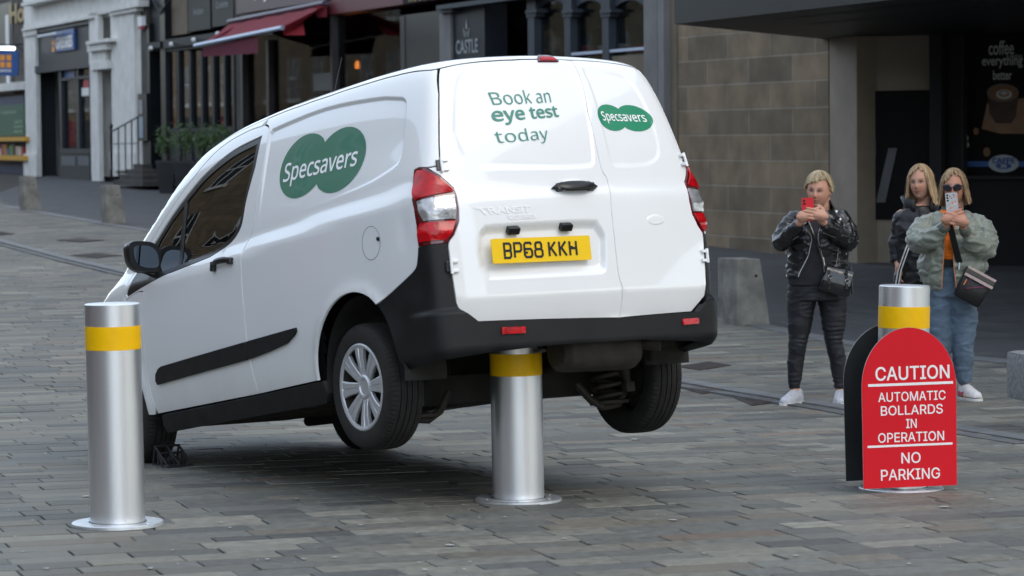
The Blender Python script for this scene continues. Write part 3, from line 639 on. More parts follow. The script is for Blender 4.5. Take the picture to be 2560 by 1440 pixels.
# vinyl on the doors
lettering('door_lettering', 'Book an', [(-1.165, 1.489), (-1.775, 1.497), (-1.781, 1.567), (-1.123, 1.554)], green_t, dl, NOTO, -.006, .004, disp_rear)
lettering('door_lettering', 'eye test', [(-1.157, 1.388), (-1.832, 1.41), (-1.822, 1.479), (-1.14, 1.470)], green_t, dl, NOTO, .022, .004, disp_rear)
lettering('door_lettering', 'today', [(-1.18, 1.286), (-1.66, 1.302), (-1.655, 1.378), (-1.15, 1.366)], green_t, dl, NOTO, -.006, .004, disp_rear)
def blob(c1, c2, a, bb, tilt=0., n=64):
    out = []
    for (cx, cy), lo, in (((c1), 0), ((c2), 1)): pass
    P = []
    c1 = np.array(c1); c2 = np.array(c2); mid_ = (c1 + c2) / 2
    for c, sgn in ((c1, 1), (c2, -1)):
        for t in np.linspace(0, 2 * pi, n, endpoint=False):
            p = c + np.array([a * cos(t), bb * sin(t)])
            if sgn * (p - mid_)[0] > 0: P.append(p)
    P = np.array(P); ang = np.arctan2((P - mid_)[:, 1] / bb, (P - mid_)[:, 0] / (2 * a)); P = P[np.argsort(ang)]; return P
def blob_sticker(c1, c2, a, bb, m, parent, disp, shear=0.):
    L = blob(c1, c2, a, bb)
    if shear: L = L + np.stack([0 * L[:, 0], (L[:, 0] - (c1[0] + c2[0]) / 2) * shear], 1)
    gx, gy = np.meshgrid(np.arange(L[:, 0].min(), L[:, 0].max(), .02), np.arange(L[:, 1].min(), L[:, 1].max(), .02)); q = np.stack([gx.ravel(), gy.ravel()], 1); q = q[sdf(q[:, 0], q[:, 1], L) < -.008]
    V, T = cdt([L], q); T = T[winding(V[T].mean(1), [L]) != 0]; return sticker('logo', V, T, m, parent, .0015, disp=disp)
sp = [o for o in bpy.data.objects if o.name.startswith('side_panel')][0]
lg = blob_sticker((.458, 1.371), (.100, 1.350), .24, .157, green_d, sp, disp_side); lettering('logo_lettering', 'Specsavers', [(.648, 1.285), (-.072, 1.270), (-.072, 1.392), (.648, 1.408)], whitev, lg, NOTO, .015, .003, disp_side)
lg = blob_sticker((-2.400, 1.421), (-2.585, 1.418), .128, .066, green_r, dr, disp_rear); lettering('logo_lettering', 'Specsavers', [(-2.315, 1.392), (-2.672, 1.384), (-2.672, 1.444), (-2.315, 1.452)], whitev, lg, NOTO, .012, .003, disp_rear)
# hinges
for s_, z_, mm in ((-.866, 1.209, 1), (-.889, .740, 1), (2 * SC + .830, 1.209, -1), (2 * SC + .850, .740, -1)):
    M = fr(s_, z_, disp_rear); b = MB()
    b.tube([M @ Vector((-.006 * mm, -.034, .012)), M @ Vector((-.006 * mm, .034, .012))], .0075, white, 12)
    b.box(M @ Vector((.012 * mm, .022, .008)), (.034, .014, .012), white, M.to_3x3(), .003); b.box(M @ Vector((.012 * mm, -.022, .008)), (.034, .014, .012), white, M.to_3x3(), .003); b.box(M @ Vector((-.02 * mm, 0, .003)), (.02, .05, .01), blacksm, M.to_3x3(), .003)
    b.build('hinge', dl if mm == 1 else dr)
# fuel flap
M = fr(-.297, .906, disp_side); b = MB(); b.lathe([(.0772, .0003), (.0782, .0010), (.0792, .0003)], shellm, M @ Vector((0, 0, 0)), M.to_3x3() @ Vector((0, 0, 1)), 40)
b.lathe([(.0001, .0085), (.009, .0085), (.010, .002)], blacksm, M @ Vector((.067, .012, 0)), M.to_3x3() @ Vector((0, 0, 1)), 14); b.build('fuel_flap', sp)
# front door handle (left), mirrored copy right
for mir in (1, -1):
    M = fr(1.19, .972, disp_side)
    if mir < 0: M = Matrix.Scale(-1, 4, (0, 1, 0)) @ M
    b = MB(); ring = []
    for x in np.linspace(-.115, .115, 19):
        e = 1 - (abs(x) / .122) ** 4; dz = .032 * (1 - (x / .125) ** 2 * .55); dy = .008 * (1 - (x / .11) ** 2)
        ring.append([M @ Vector((x, .006 + dy + .017 * e * cos(t), dz - .006 + .010 * e * sin(t))) for t in np.linspace(0, 2 * pi, 12, endpoint=False)])
    b.loft(ring, blacksm); b.box(M @ Vector((-.095, -.004, .010)), (.035, .050, .025), blacksm, M.to_3x3(), .008); b.box(M @ Vector((.095, .004, .010)), (.035, .034, .025), blacksm, M.to_3x3(), .008)
    b.build('door_handle', [o for o in bpy.data.objects if o.name.startswith('front_door')][0 if mir > 0 else 1])
    # wing mirror
    yb = .80; mr_ = MB(); cx, cy, cz = (2.12 if mir > 0 else 1.98), .868, 1.105
    rings = []
    for x, k in ((0.055, .18), (.05, .42), (.03, .78), (.0, .95), (-.05, 1.0), (-.075, .97)):
        rings.append([(cx + x + .06 * sin(t) * .0, mir * (cy + .098 * k * abs(cos(t)) ** (2 / 3.2) * (1 if cos(t) >= 0 else -1) + .012 * sin(t)), cz + .086 * k * abs(sin(t)) ** (2 / 3.2) * (1 if sin(t) >= 0 else -1) + .012 * cos(t)) for t in np.linspace(0, 2 * pi, 28, endpoint=False)])
    mr_.loft(rings, blacksm, True)
    mr_.loft([[(cx + x, mir * y, z) for x, y, z in q] for q in ([(.05, .76, 1.00), (-.06, .76, .99), (-.06, .76, 1.05), (.05, .76, 1.07)], [(.04, .85, 1.03), (-.04, .85, 1.02), (-.04, .86, 1.08), (.04, .86, 1.09)])], blacksm, True, False)
    w = mr_.build('wing_mirror', van)
    g = MB(); g.add([(cx - .0775, mir * (cy + .070 * abs(cos(t)) ** (2 / 3) * (1 if cos(t) >= 0 else -1) + .010 * sin(t)), cz + .060 * abs(sin(t)) ** (2 / 3) * (1 if sin(t) >= 0 else -1) + .01 * cos(t)) for t in np.linspace(0, 2 * pi, 28, endpoint=False)], [list(range(28))], mirrorm); g.build('mirror_glass', w)
# antenna
b = MB(); b.tube([(1.53, 0, 1.70), (1.42, 0, 1.87), (1.30, 0, 2.045)], [.0032, .0026, .0018], blacksm, 6); b.lathe([(.022, 0), (.012, .02), (.001, .02)], blacksm, (1.53, 0, 1.70), (0, 0, 1), 12); b.build('antenna', van)
# seats, wheel, partition seen through the glass
for sy in (.36, -.36):
    b = MB(); b.box((1.35, sy, .95), (.12, .46, .62), seatm, Matrix.Rotation(-.2, 3, 'Y'), .05); b.box((1.60, sy, .66), (.48, .46, .16), seatm, None, .05); b.box((1.24, sy, 1.36), (.08, .26, .18), seatm, None, .03); b.build('front_seat', van)
b = MB(); b.boxc((.93, -.62, .3), (.96, .62, 1.60), shellm); b.build('partition', van)
b = MB(); b.boxc((2.15, -.7, .75), (2.55, .7, 1.0), shellm, .05); b.boxc((1.0, -.72, .3), (2.5, .72, .33), shellm); b.build('dashboard', van)
b = MB(); b.tube([(2.02 - .06 * sin(t), -.36 + .19 * cos(t), 1.0 + .17 * sin(t)) for t in np.linspace(0, 2 * pi, 30)], .014, shellm, 8); b.build('steering_wheel', van)

# wheels: axle along van Y
def wheel(x, y, z, sy, ang=0.):
    wo = empty('wheel'); wo.parent = van; wo.location = (x, y, z); A = Vector((0, sy, 0)); n = 240
    prof = [(.205, -.085), (.212, -.092), (.24, -.0955), (.272, -.092), (.289, -.083), (.2965, -.072), (.2995, -.058), (.3000, -.0485), (.2935, -.0475), (.2935, -.0435), (.3005, -.0425), (.3015, -.0165), (.2935, -.0155), (.2935, -.0115), (.3015, -.0105),
            (.3015, .0105), (.2935, .0115), (.2935, .0155), (.3015, .0165), (.3005, .0425), (.2935, .0435), (.2935, .0475), (.3000, .0485), (.2995, .058), (.2965, .072), (.289, .083), (.272, .092), (.24, .0955), (.212, .092), (.205, .085)]
    a = Vector((1, 0, 0)); c = Vector((0, 0, 1)); rings = []
    for r, h in prof:
        ring = []
        for k in range(n):
            rr_ = r - (.0035 if (abs(h) in (.058, .072, .083) and k % 3 == 0) else 0); t = 2 * pi * k / n
            ring.append(A * h + (a * cos(t) + c * sin(t)) * rr_)
        rings.append(ring)
    b = MB(); b.loft(rings, rubber, caps=False); t_ = b.build('tyre', wo, auto=28)
    b = MB(); b.lathe([(.206, .080), (.197, .086), (.193, .075), (.190, .02), (.165, .0), (.06, .0), (.05, .03), (.0001, .03)], dirty2, (0, 0, 0), A, 48); b.lathe([(.206, -.085), (.195, -.07), (.19, .0)], dirty2, (0, 0, 0), A, 48)
    b.lathe([(.0001, -.045), (.10, -.045), (.115, -.03), (.115, .0)], dirty, (0, 0, 0), A, 30)
    b.lathe([(.150, .012), (.150, -.02)], chrome, (0, 0, 0), A, 30)
    b.build('steel_rim', wo)
    b = MB(); b.lathe([(.208, .082), (.207, .091), (.200, .094), (.188, .090), (.186, .083)], hubm, (0, 0, 0), A, 64)
    b.lathe([(.0001, .072), (.036, .072), (.040, .078), (.050, .080), (.058, .074), (.060, .055)], hubm, (0, 0, 0), A, 40)
    for k in range(8):
        t = 2 * pi * k / 8 + ang; er = a * cos(t) + c * sin(t); et = a * -sin(t) + c * cos(t); rings = []
        for r, wd, h in ((.045, .022, .070), (.09, .027, .080), (.14, .033, .087), (.190, .043, .088)):
            rings.append([er * r + et * q * wd + A * (h + dz) for q, dz in ((-1, -.018), (-1, -.003), (-.85, 0), (-.14, 0), (-.08, -.005), (.08, -.005), (.14, 0), (.85, 0), (1, -.003), (1, -.018))])
        b.loft(rings, hubm, caps=True, smooth=False)
    b.build('wheel_trim', wo); return wo
wheel(-.023, .702, .252, 1, .0); wheel(-.03, -.765, .235, -1, .3); wheel(2.62, .70, .312, 1, .2); wheel(2.62, -.70, .312, -1, .1)
# ------------------------------------------------------------------ paved street
BND = [(-14, 95), (-11.6, 68), (-10.23, 60.0), (-8.8, 56.0), (-6.46, 49.5), (2.36, 27.8), (2.89, 25.8), (4.0, 23.4), (7.2, 20.3), (12, 18)]
_by = np.array([p[1] for p in BND])[::-1]; _bx = np.array([p[0] for p in BND])[::-1]
def bx(y): return float(np.interp(y, _by, _bx))
KL = [gp(*p) for p in ((-60, 585), (0, 603), (180, 650), (360, 692), (1000, 860), (1690, 952), (1817, 974), (2117, 1022), (2330, 1062), (2430, 1078), (2620, 1108))]
pav = mat('stone_setts', (1, 1, 1), .66, 0, .24, 16, bump=.5, bscale=55, attr='tint', rvar=.12, spec=.35)
sand = mat('joint_sand', (.032, .029, .024), .95, 0, .3, 20)
asph = mat('footway_stone', (.050, .051, .055), .72, 0, .22, 2.2, bump=.25, bscale=80, rvar=.1)
def sheet(name, m, dz, x0, x1f, y0, y1, st, kind='structure'):
    ys = np.arange(y0, y1 + st, st); V, Fc = [], []; n = 9
    for y in ys:
        a, c = x0(y), x1f(y); V += [(a + (c - a) * k / (n - 1), y, gz(y) + dz) for k in range(n)]
    for i in range(len(ys) - 1):
        for k in range(n - 1): Fc.append([i * n + k, i * n + k + 1, (i + 1) * n + k + 1, (i + 1) * n + k])
    b = MB(); b.add(V, Fc, m, True); o = b.build(name, auto=None); o['kind'] = kind; return o
g = sheet('ground', sand, -.014, lambda y: -220, lambda y: 220, -60, 390, 1.5)
sheet('footway', asph, -.002, bx, lambda y: 90, 18.2, 130, .5)
def in_foot(x, y): return x > bx(y) if y > 18 else x > 12
BB = MB(); cols = []
pal = [((.104, .110, .112), 5), ((.118, .121, .118), 5), ((.092, .098, .101), 3), ((.138, .140, .132), 4), ((.122, .116, .107), 2), ((.130, .110, .099), .3), ((.160, .162, .154), 1.2), ((.078, .083, .089), 1.6)]
pc = [c for c, w in pal]; pw = [w for c, w in pal]
al = radians(18.0); ex = Vector((cos(al), sin(al), 0)); ey = Vector((-sin(al), cos(al), 0)); rw = .178; rp = random.Random(3)
V_, F_ = [], []
def hz(x, y): return .004 * noise.noise(Vector((x * .8, y * .8, 0))) + .010 * noise.noise(Vector((x * .22, y * .22, 5)))
for r in range(int(-2 / rw), int(72 / rw)):
    yr = r * rw + 3; t = -28 + rp.random() * .3; wj = rw
    while t < 40:
        L = rp.choice((.20, .24, .28, .32, .36, .42, .46)) * rp.uniform(.93, 1.07); L *= 1.18; c = ex * (t + L / 2) + ey * yr
        if c.y < 10: t += L; continue
        if c.y > 62 or abs(c.x) > .17 * c.y + 2.6: t += L; continue
        if in_foot(c.x, c.y): t += L; continue
        g_ = .0075; q = [c + ex * sx * (L / 2 - g_ / 2) + ey * sy * (rw / 2 - g_ / 2) for sx, sy in ((-1, -1), (1, -1), (1, 1), (-1, 1))]
        q = [p + Vector((rp.uniform(-.002, .002), rp.uniform(-.002, .002), 0)) for p in q]
        z0 = gz(c.y) + hz(c.x, c.y); tx, ty = rp.gauss(0, .003), rp.gauss(0, .005); col = rp.choices(pc, pw)[0]; f = rp.uniform(.80, 1.16) * 1.08 * (1 + .12 * noise.noise(Vector((c.x * .35, c.y * .25, 9)))); col = [col[0] * f * 1.05, col[1] * f * 1.02, col[2] * f * .90]
        dz = rp.gauss(0, .0010); sl = (gz(c.y + .2) - gz(c.y - .2)) / .4; o = len(V_)
        top = [(p + (c - p) * .022 + Vector((0, 0, 0))) for p in q]
        for p in top: d = p - c; V_.append((p.x, p.y, z0 + dz + sl * d.y + tx * d.x + ty * d.y))
        for p in q: d = p - c; V_.append((p.x, p.y, z0 + dz - .0035 + sl * d.y + tx * d.x + ty * d.y))
        for p in q: V_.append((p.x, p.y, z0 - .03))
        F_.append([o, o + 1, o + 2, o + 3])
        for k in range(4): k2 = (k + 1) % 4; F_.append([o + 4 + k, o + 4 + k2, o + k2, o + k]); F_.append([o + 8 + k, o + 8 + k2, o + 4 + k2, o + 4 + k])
        cols += [col] * 9; t += L
me = bpy.data.meshes.new('road'); me.from_pydata(V_, [], F_); me.materials.append(pav); ca = me.color_attributes.new('tint', 'FLOAT_COLOR', 'CORNER')
arr = np.zeros((len(me.loops), 4), np.float32); arr[:, 3] = 1; ci = 0
arr[:, :3] = np.repeat(np.array(cols, np.float32), 4, axis=0); ca.data.foreach_set('color', arr.ravel()); me.update()
road = bpy.data.objects.new('road', me); S.collection.objects.link(road); road['kind'] = 'structure'
# flush kerb of long stones and the edge of the footway
def strip(name, pts, w, m, dz, seg=1.0):
    P = [Vector(p[:2]) for p in pts]; out = []; b = MB(); rr_ = random.Random(5); d = []
    for a, c in zip(P[:-1], P[1:]):
        k = max(1, int((c - a).length / seg)); 
        for j in range(k): d.append((a + (c - a) * j / k, a + (c - a) * (j + 1) / k))
    for a, c in d:
        t = (c - a).normalized(); n = Vector((-t.y, t.x)) * w / 2; a2 = a + t * .006; c2 = c - t * .006; h = dz + rr_.uniform(-.001, .002)
        V = [Vector((*(a2 - n), gz(a2.y) + h)), Vector((*(c2 - n), gz(c2.y) + h)), Vector((*(c2 + n), gz(c2.y) + h)), Vector((*(a2 + n), gz(a2.y) + h))]
        V += [v - Vector((0, 0, .03)) for v in V]; b.add(V, [[0, 1, 2, 3], [0, 4, 5, 1], [1, 5, 6, 2], [2, 6, 7, 3], [3, 7, 4, 0]], m)
    o = b.build(name, auto=None); o['kind'] = 'structure'; return o
kerbm = mat('kerb_stone', (.125, .13, .132), .6, 0, .25, 6, bump=.3, bscale=60)
kerbd = mat('channel_stone', (.095, .097, .098), .7, 0, .25, 6, bump=.3, bscale=60)
strip('kerb', [(p.x, p.y) for p in KL], .16, kerbm, .015)
strip('kerb', [(p.x - .16, p.y - .10) for p in KL], .10, kerbd, .012)
strip('kerb', [(x - .10, y) for x, y in BND[1:]], .22, kerbm, .008, .8)
# inspection covers
iron = mat('rusty_iron', (.060, .050, .047), .75, .3, .3, 20, bump=.6, bscale=90)
def cover(p4, label, lab2='inspection covers in the paving'):
    q = [gp(*p) for p in p4]; c = sum(q, Vector()) / 4; o = empty('inspection_cover', c); tag(o, label, 'cover', lab2)
    def quad(k, h, m, nm):
        b = MB(); V = [Vector(((p - c).x * k, (p - c).y * k, p.z - c.z + h)) for p in q]; V += [v - Vector((0, 0, .02)) for v in V]
        b.add(V, [[0, 1, 2, 3], [0, 4, 5, 1], [1, 5, 6, 2], [2, 6, 7, 3], [3, 7, 4, 0]], m)
        if nm == 'lid':
            for i in range(1, 12):
                a = V[0].lerp(V[1], i / 12); e = V[3].lerp(V[2], i / 12); w = (V[1] - V[0]) / 60
                b.add([a - w + Vector((0, 0, .004)), a + w + Vector((0, 0, .004)), e + w + Vector((0, 0, .004)), e - w + Vector((0, 0, .004))], [[0, 1, 2, 3]], m)
        return b.build(nm, o, auto=None)
    quad(1.0, .006, iron, 'frame'); quad(.9, .009, iron, 'lid')
cover([(1690, 918), (1775, 905), (1828, 914), (1750, 926)], 'dark iron grid cover in the paving nearest the tapered stone bollard behind the van')
cover([(1700, 968), (1760, 962), (1812, 978), (1755, 986)], 'dark iron cover in the paving level with the lifted right rear tyre')
cover([(1836, 996), (1925, 990), (1965, 1004), (1880, 1014)], 'long dark iron cover in the paving by the feet of the leather-jacketed woman')
cover([(142, 601), (200, 596), (260, 601), (205, 606)], 'thin dark cover in the paving, farther of the two behind the wing mirror')
cover([(172, 639), (240, 633), (305, 639), (240, 646)], 'thin dark cover in the paving on the kerb line left of the wing mirror')
cover([(-40, 584), (0, 579), (38, 585), (-10, 590)], 'thin dark cover in the paving at the left picture edge below the stone bollard')
# trodden-in gum and paper scraps
b = MB(); gm = mat('chewing_gum', (.34, .34, .33), .8, 0, .2, 30); rg = random.Random(11)
for _ in range(210):
    y = 11.8 + 26 * rg.random() ** 1.7; x = rg.uniform(-.18, .18) * y; r = rg.uniform(.004, .013) * (1 + (rg.random() > .93)); z = gz(y) + hz(x, y) + .006
    b.add([(x + r * cos(t) * rg.uniform(.8, 1.2), y + r * sin(t) * rg.uniform(.8, 1.2), z) for t in np.linspace(0, 2 * pi, 8, endpoint=False)] + [(x, y, z + .002)], [[k, (k + 1) % 8, 8] for k in range(8)], gm)
o = b.build('gum_spots', auto=None); tag(o, 'small pale gum spots and scraps trodden into the paving', 'litter', kind='stuff')

# ------------------------------------------------------------------ steel bollards
def brushed(name, col, rough, metal):
    m = mat(name, col, rough, metal, .10, 5, bump=.05, bscale=400, stretch=(1, 1, .06), rvar=.06); return m
steel = brushed('silver_steel', (.76, .78, .80), .36, .95); steel_b = mat('flange_steel', (.62, .65, .67), .42, .85, .12, 12, bump=.1, bscale=80)
yband = mat('yellow_reflective_band', (.82, .47, .001), .42, 0, .03, 30, spec=.3)
def bollard(x, y, hvis, label, tilt=0., hide=0.):
    o = empty('bollard', (x, y, gz(y) + .004)); tag(o, label, 'bollard', 'steel bollards with a yellow band'); r = .123
    T = Matrix.Rotation(tilt, 3, 'Y'); ax = T @ Vector((0, 0, 1)); top = hvis; full = .99
    b = MB(); b.lathe([(r, -.05), (r, top - .105 - .099), (r, top - .0995), (r, top - .004), (r - .003, top - .001), (r - .006, top), (.0001, top)], steel, (0, 0, 0), ax, 96); b.build('post', o, auto=30)
    b = MB(); b.lathe([(r, top - .2045), (r + .0012, top - .204), (r + .0012, top - .100), (r, top - .0995)], yband, (0, 0, 0), ax, 96); b.build('yellow_band', o)
    b = MB(); b.lathe([(r + .004, .002), (r + .004, .012), (.200, .012), (.205, .008), (.206, -.004)], steel_b, (0, 0, 0), (0, 0, 1), 96)
    b.lathe([(r + .001, .0125), (r + .007, .0128)], blackpl, (0, 0, 0), (0, 0, 1), 64); fl = b.build('base_plate', o, auto=30)
    for k in range(6):
        a = .5 + pi / 3 * k; c = MB(); c.lathe([(.0001, .0145), (.005, .0145), (.007, .012)], steel_b, (.17 * cos(a), .17 * sin(a), 0), (0, 0, 1), 10); c.build('bolt', fl)
    return o
bollard(-1.775, 13.37, .99, 'tall silver steel bollard with yellow band before the van front wheel', -.010)
bollard(.022, 14.18, .800, 'silver steel bollard with yellow band pushed up under the back of the white van', -.010)
bollard(1.88, 14.50, .99, 'silver steel bollard with yellow band rising behind the red caution sign', .020)

# ------------------------------------------------------------------ caution sign: two boards strapped round the bollard
redb = mat('red_sign_board', (.62, .008, .018), .5, 0, .05, 2, spec=.25, rvar=.08); blkb = mat('black_board', (.010, .011, .012), .5, 0, .15, 4); edgem = mat('board_edge', (.35, .36, .37), .4, .6, .1, 9); sw_ = mat('white_sign_print', (.80, .80, .80), .5, 0, .02, 3)
n2 = Vector((.15, -.989, 0)); r2 = Vector((.989, .15, 0)); tl = Matrix.Rotation(.016, 3, n2) ; sc = 523.4
sg_ = empty('caution_sign', (1.88, 14.5, gz(14.5))); tag(sg_, 'red round-topped caution sign about automatic bollards, strapped round the right bollard', 'sign')
def board(cx, m_face, m_back, name, facing):
    o = sg_.location + n2 * facing * .17 + Vector((0, 0, .032)); M = Matrix(((r2.x, 0, n2.x, 0), (r2.y, 0, n2.y, 0), (0, 1, 0, 0), (0, 0, 0, 1)))
    if facing < 0: M = Matrix(((-r2.x, 0, -n2.x, 0), (-r2.y, 0, -n2.y, 0), (0, 1, 0, 0), (0, 0, 0, 1)))
    M = tl.to_4x4() @ M; w, h = .468, .768; R2 = w / 2
    pts = [(-R2, 0), (R2 - .004, 0)] + [(R2 * (cos(a)), h - .285 + .285 * sin(a)) for a in np.linspace(0, pi, 40)]
    M = Matrix.Translation(o - sg_.location) @ M
    b = MB(); b.prism(pts, M, -.004, edgem); b2 = [(x * .997, y * .998 + .0008) for x, y in pts]
    b.add([M @ Vector((x, y, .0006)) for x, y in b2], [list(range(len(b2)))], m_face); b.add([M @ Vector((x, y, -.0046)) for x, y in b2], [list(range(len(b2)))[::-1]], m_back)
    return b.build(name, sg_, auto=None), M
fb, Mf = board(0, redb, blkb, 'front_board', 1); rb, Mr = board(0, redb, blkb, 'rear_board', -1)
b = MB(); b.build('strap', sg_, auto=None) if 0 else None
for z_ in (.30, .60): b = MB(); b.lathe([(.165, z_), (.165, z_ + .03)], blkb, (0, 0, 0), (0, 0, 1), 40); b.build('strap', sg_, auto=None)
def sgtext(M, par):
    for txt, x0, x1, y0, y1, bd in (('CAUTION', 2190, 2381.5, 918.6, 953.6, .028), ('AUTOMATIC', 2196.5, 2371, 983, 1007, .02), ('BOLLARDS', 2203, 2363.5, 1017, 1041.5, .02), ('IN', 2268, 2295.5, 1052, 1075, .02), ('OPERATION', 2195.5, 2366.5, 1085, 1109.5, .02), ('NO', 2255, 2305, 1136, 1163.6, .02), ('PARKING', 2202, 2355, 1177, 1205, .02)):
        w = (x1 - x0) / sc; h = (y1 - y0) / sc; cx = ((x0 + x1) / 2 - 2279) / sc + .002 * (1200 - (y0 + y1) / 2) / 100; yb = (1224 - y1) / sc
        text_mesh('sign_lettering', txt, M @ Matrix.Translation((cx, yb, .0006)), w, h, sw_, par, .0008, INTER, bd * .5)
    for x0, x1, y0, y1 in ((2174.5, 2394, 961, 967.5), (2170, 2390, 1115.5, 1121)):
        b = MB(); cx = ((x0 + x1) / 2 - 2280) / sc; w = (x1 - x0) / sc; b.box(M @ Vector((cx, (1224 - (y0 + y1) / 2) / sc, .0012)), (w, (y1 - y0) / sc, .001), sw_, M.to_3x3()); b.build('ruled_line', par, auto=None)
sgtext(Mf, fb); sgtext(Mr, rb)

# ------------------------------------------------------------------ wheel chock
ck = MB(); c0 = gp(432, 1166); ckm = mat('chock_rubber', (.012, .012, .013), .7, 0, .2, 20)
vd = Vector((VR[0][1], VR[1][1], 0)).normalized(); vf = Vector((VR[0][0], VR[1][0], 0)).normalized()
for k in (-.07, .0, .07):
    o = c0 + vd * k
    for a, e in (((-.10, 0, .004), (.09, 0, .004)), ((-.10, 0, .006), (.07, 0, .105)), ((.07, 0, .105), (.095, 0, .006)), ((-.02, 0, .006), (.0, 0, .065)), ((.03, 0, .006), (.035, 0, .08)), ((-.02, 0, .006), (.03, 0, .08))):
        A = o + vf * a[0] * -1 * -1 + Vector((0, 0, a[2])); E_ = o + vf * e[0] + Vector((0, 0, e[2])); ck.tube([A, E_], .0065, ckm, 6)
for a in ((-.09, .01), (-.03, .04), (.03, .07), (.07, .105), (.09, .01)): ck.tube([c0 + vd * -.075 + vf * a[0] + Vector((0, 0, a[1])), c0 + vd * .075 + vf * a[0] + Vector((0, 0, a[1]))], .007, ckm, 6)
ck.tube([c0 + vd * -.07 + vf * .08 + Vector((0, 0, .10)), c0 + vd * -.02 + vf * .10 + Vector((0, 0, .125)), c0 + vd * .05 + vf * .08 + Vector((0, 0, .10))], .006, ckm, 6)
tag(ck.build('wheel_chock'), 'black ribbed wheel chock wedged behind the van front tyre', 'chock')

# ------------------------------------------------------------------ tapered stone bollards
stm = mat('pale_granite', (.175, .172, .155), .8, 0, .38, 5, bump=.5, bscale=40)
U = Vector((.35, -.937, 0)); Nn = Vector((-.937, -.35, 0))
def stone(px, py, h, label):
    c = gp(px, py); o = empty('stone_bollard', c); tag(o, label, 'bollard', 'tapered stone bollards')
    bm = bmesh.new(); V = []
    for z, back in ((0, .20), (h * .5, .155), (h, .10)):
        for a, e in ((-.21, .135), (.21, .135), (.21, -back), (-.21, -back)): V.append(bm.verts.new(U * a + Nn * e + Vector((0, 0, z - .02))))
    for i in (0, 4):
        for k in range(4): bm.faces.new([V[i + k], V[i + (k + 1) % 4], V[i + 4 + (k + 1) % 4], V[i + 4 + k]])
    bm.faces.new(V[8:12]); bm.faces.new(V[0:4][::-1])
    ed = [e for e in bm.edges if not (e.calc_face_angle(0) < .15)]
    bmesh.ops.bevel(bm, geom=ed, offset=.018, segments=3, affect='EDGES'); bmesh.ops.subdivide_edges(bm, edges=bm.edges, cuts=3, use_grid_fill=True)
    for v in bm.verts: v.co += v.normal * .006 * noise.noise(v.co * 9) if v.normal.length else Vector()
    bmesh.ops.recalc_face_normals(bm, faces=bm.faces); me = bpy.data.meshes.new('block'); bm.to_mesh(me); bm.free(); me.materials.append(stm)
    q = bpy.data.objects.new('block', me); S.collection.objects.link(q); q.parent = o
    b = MB(); b.lathe([(.0001, .003), (.013, .003), (.014, -.01)], shellm, U * .215 + Nn * -.06 + Vector((0, 0, h * .72)), U, 12); b.build('fixing_hole', o)
stone(72, 525, .66, 'tapered grey stone bollard at the far left, farthest up the street')
stone(279, 557, .655, 'tapered grey stone bollard left of the van windscreen, second from the left')
stone(1852, 810, .635, 'tapered grey stone bollard between the van and the woman in the leather jacket')
# granite bench end at the right
c = gp(2640, 1078); c.z = gz(c.y); sb = empty('stone_bench', c); tag(sb, 'rounded speckled granite bench end cut by the right picture edge', 'bench')
b = MB(); b.box((.12, 0, .33), (.72, .46, .29), mat('speckled_granite', (.17, .175, .18), .55, 0, .45, 45, bump=.15, bscale=120), rotz(.18), .045, True); b.build('seat', sb, auto=60)
for sx in (-.0, .38):
    b = MB(); b.box((sx, .02, .09), (.16, .34, .2), stm, rotz(.18), .01); b.build('leg', sb)
# ------------------------------------------------------------------ street fronts on the right-hand side of the street
PA = Plane((-10.9, 78.3), (4.25, 37.5)); PC = Plane((4.31, 37.5), (6.30, 36.4))
cream = mat('painted_masonry', (.66, .66, .63), .7, 0, .10, 2.5, bump=.2, bscale=25)
slate = mat('slate_grey_paint', (.030, .036, .043), .45, 0, .10, 3, spec=.2)
slate2 = mat('dark_slate_paint', (.012, .015, .019), .5, 0, .12, 3, spec=.2)
sootst = mat('sooty_stone', (.060, .055, .050), .9, 0, .35, 1.6, bump=.5, bscale=12)
blackp = mat('black_gloss_paint', (.008, .010, .012), .35, 0, .15, 4, spec=.2)
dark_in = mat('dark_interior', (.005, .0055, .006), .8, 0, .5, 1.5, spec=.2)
blue_s = mat('blue_sign', (.020, .085, .28), .4, 0, .04, 4); orange = mat('orange_print', (.85, .33, .03), .5, 0, .03, 4); wprint = mat('white_print', (.75, .76, .76), .5, 0, .03, 4)
lamp_w = mat('strip_light', (.8, .8, .8), .4, 0, 0, 4, emis=(.85, .93, 1), estr=2.2)
bulb = mat('warm_bulb', (.9, .4, .1), .4, 0, 0, 4, emis=(1, .28, .04), estr=6.0)
greyst = mat('grey_ashlar', (.17, .168, .165), .85, 0, .16, 2, bump=.3, bscale=15)
granite = mat('polished_granite', (.022, .024, .024), .35, 0, .55, 60, spec=.2)
fascr = mat('red_fascia', (.105, .018, .024), .5, 0, .08, 2); fascm = mat('mauve_fascia', (.075, .038, .050), .45, 0, .10, 2)
awn = mat('burgundy_canvas', (.20, .016, .030), .8, 0, .10, 3, bump=.2, bscale=30); alu = mat('pale_aluminium', (.42, .50, .64), .35, .4, .05, 4)
castp = mat('blue_grey_paint', (.036, .043, .054), .5, 0, .12, 4, spec=.2); castd = mat('navy_panel', (.010, .014, .022), .45, 0, .1, 4, spec=.2); silv = mat('silver_print', (.27, .29, .30), .5, .2, .1, 6)
shopglass = glass_mat('shop_glass', (.75, .80, .82), -.10, .02, 1.3); dimglass = glass_mat('restaurant_glass', (.55, .57, .58), -.09, .02, 1.25)
conc = mat('board_concrete', (.24, .21, .165), .85, 0, .18, 1.6, bump=.3, bscale=20)
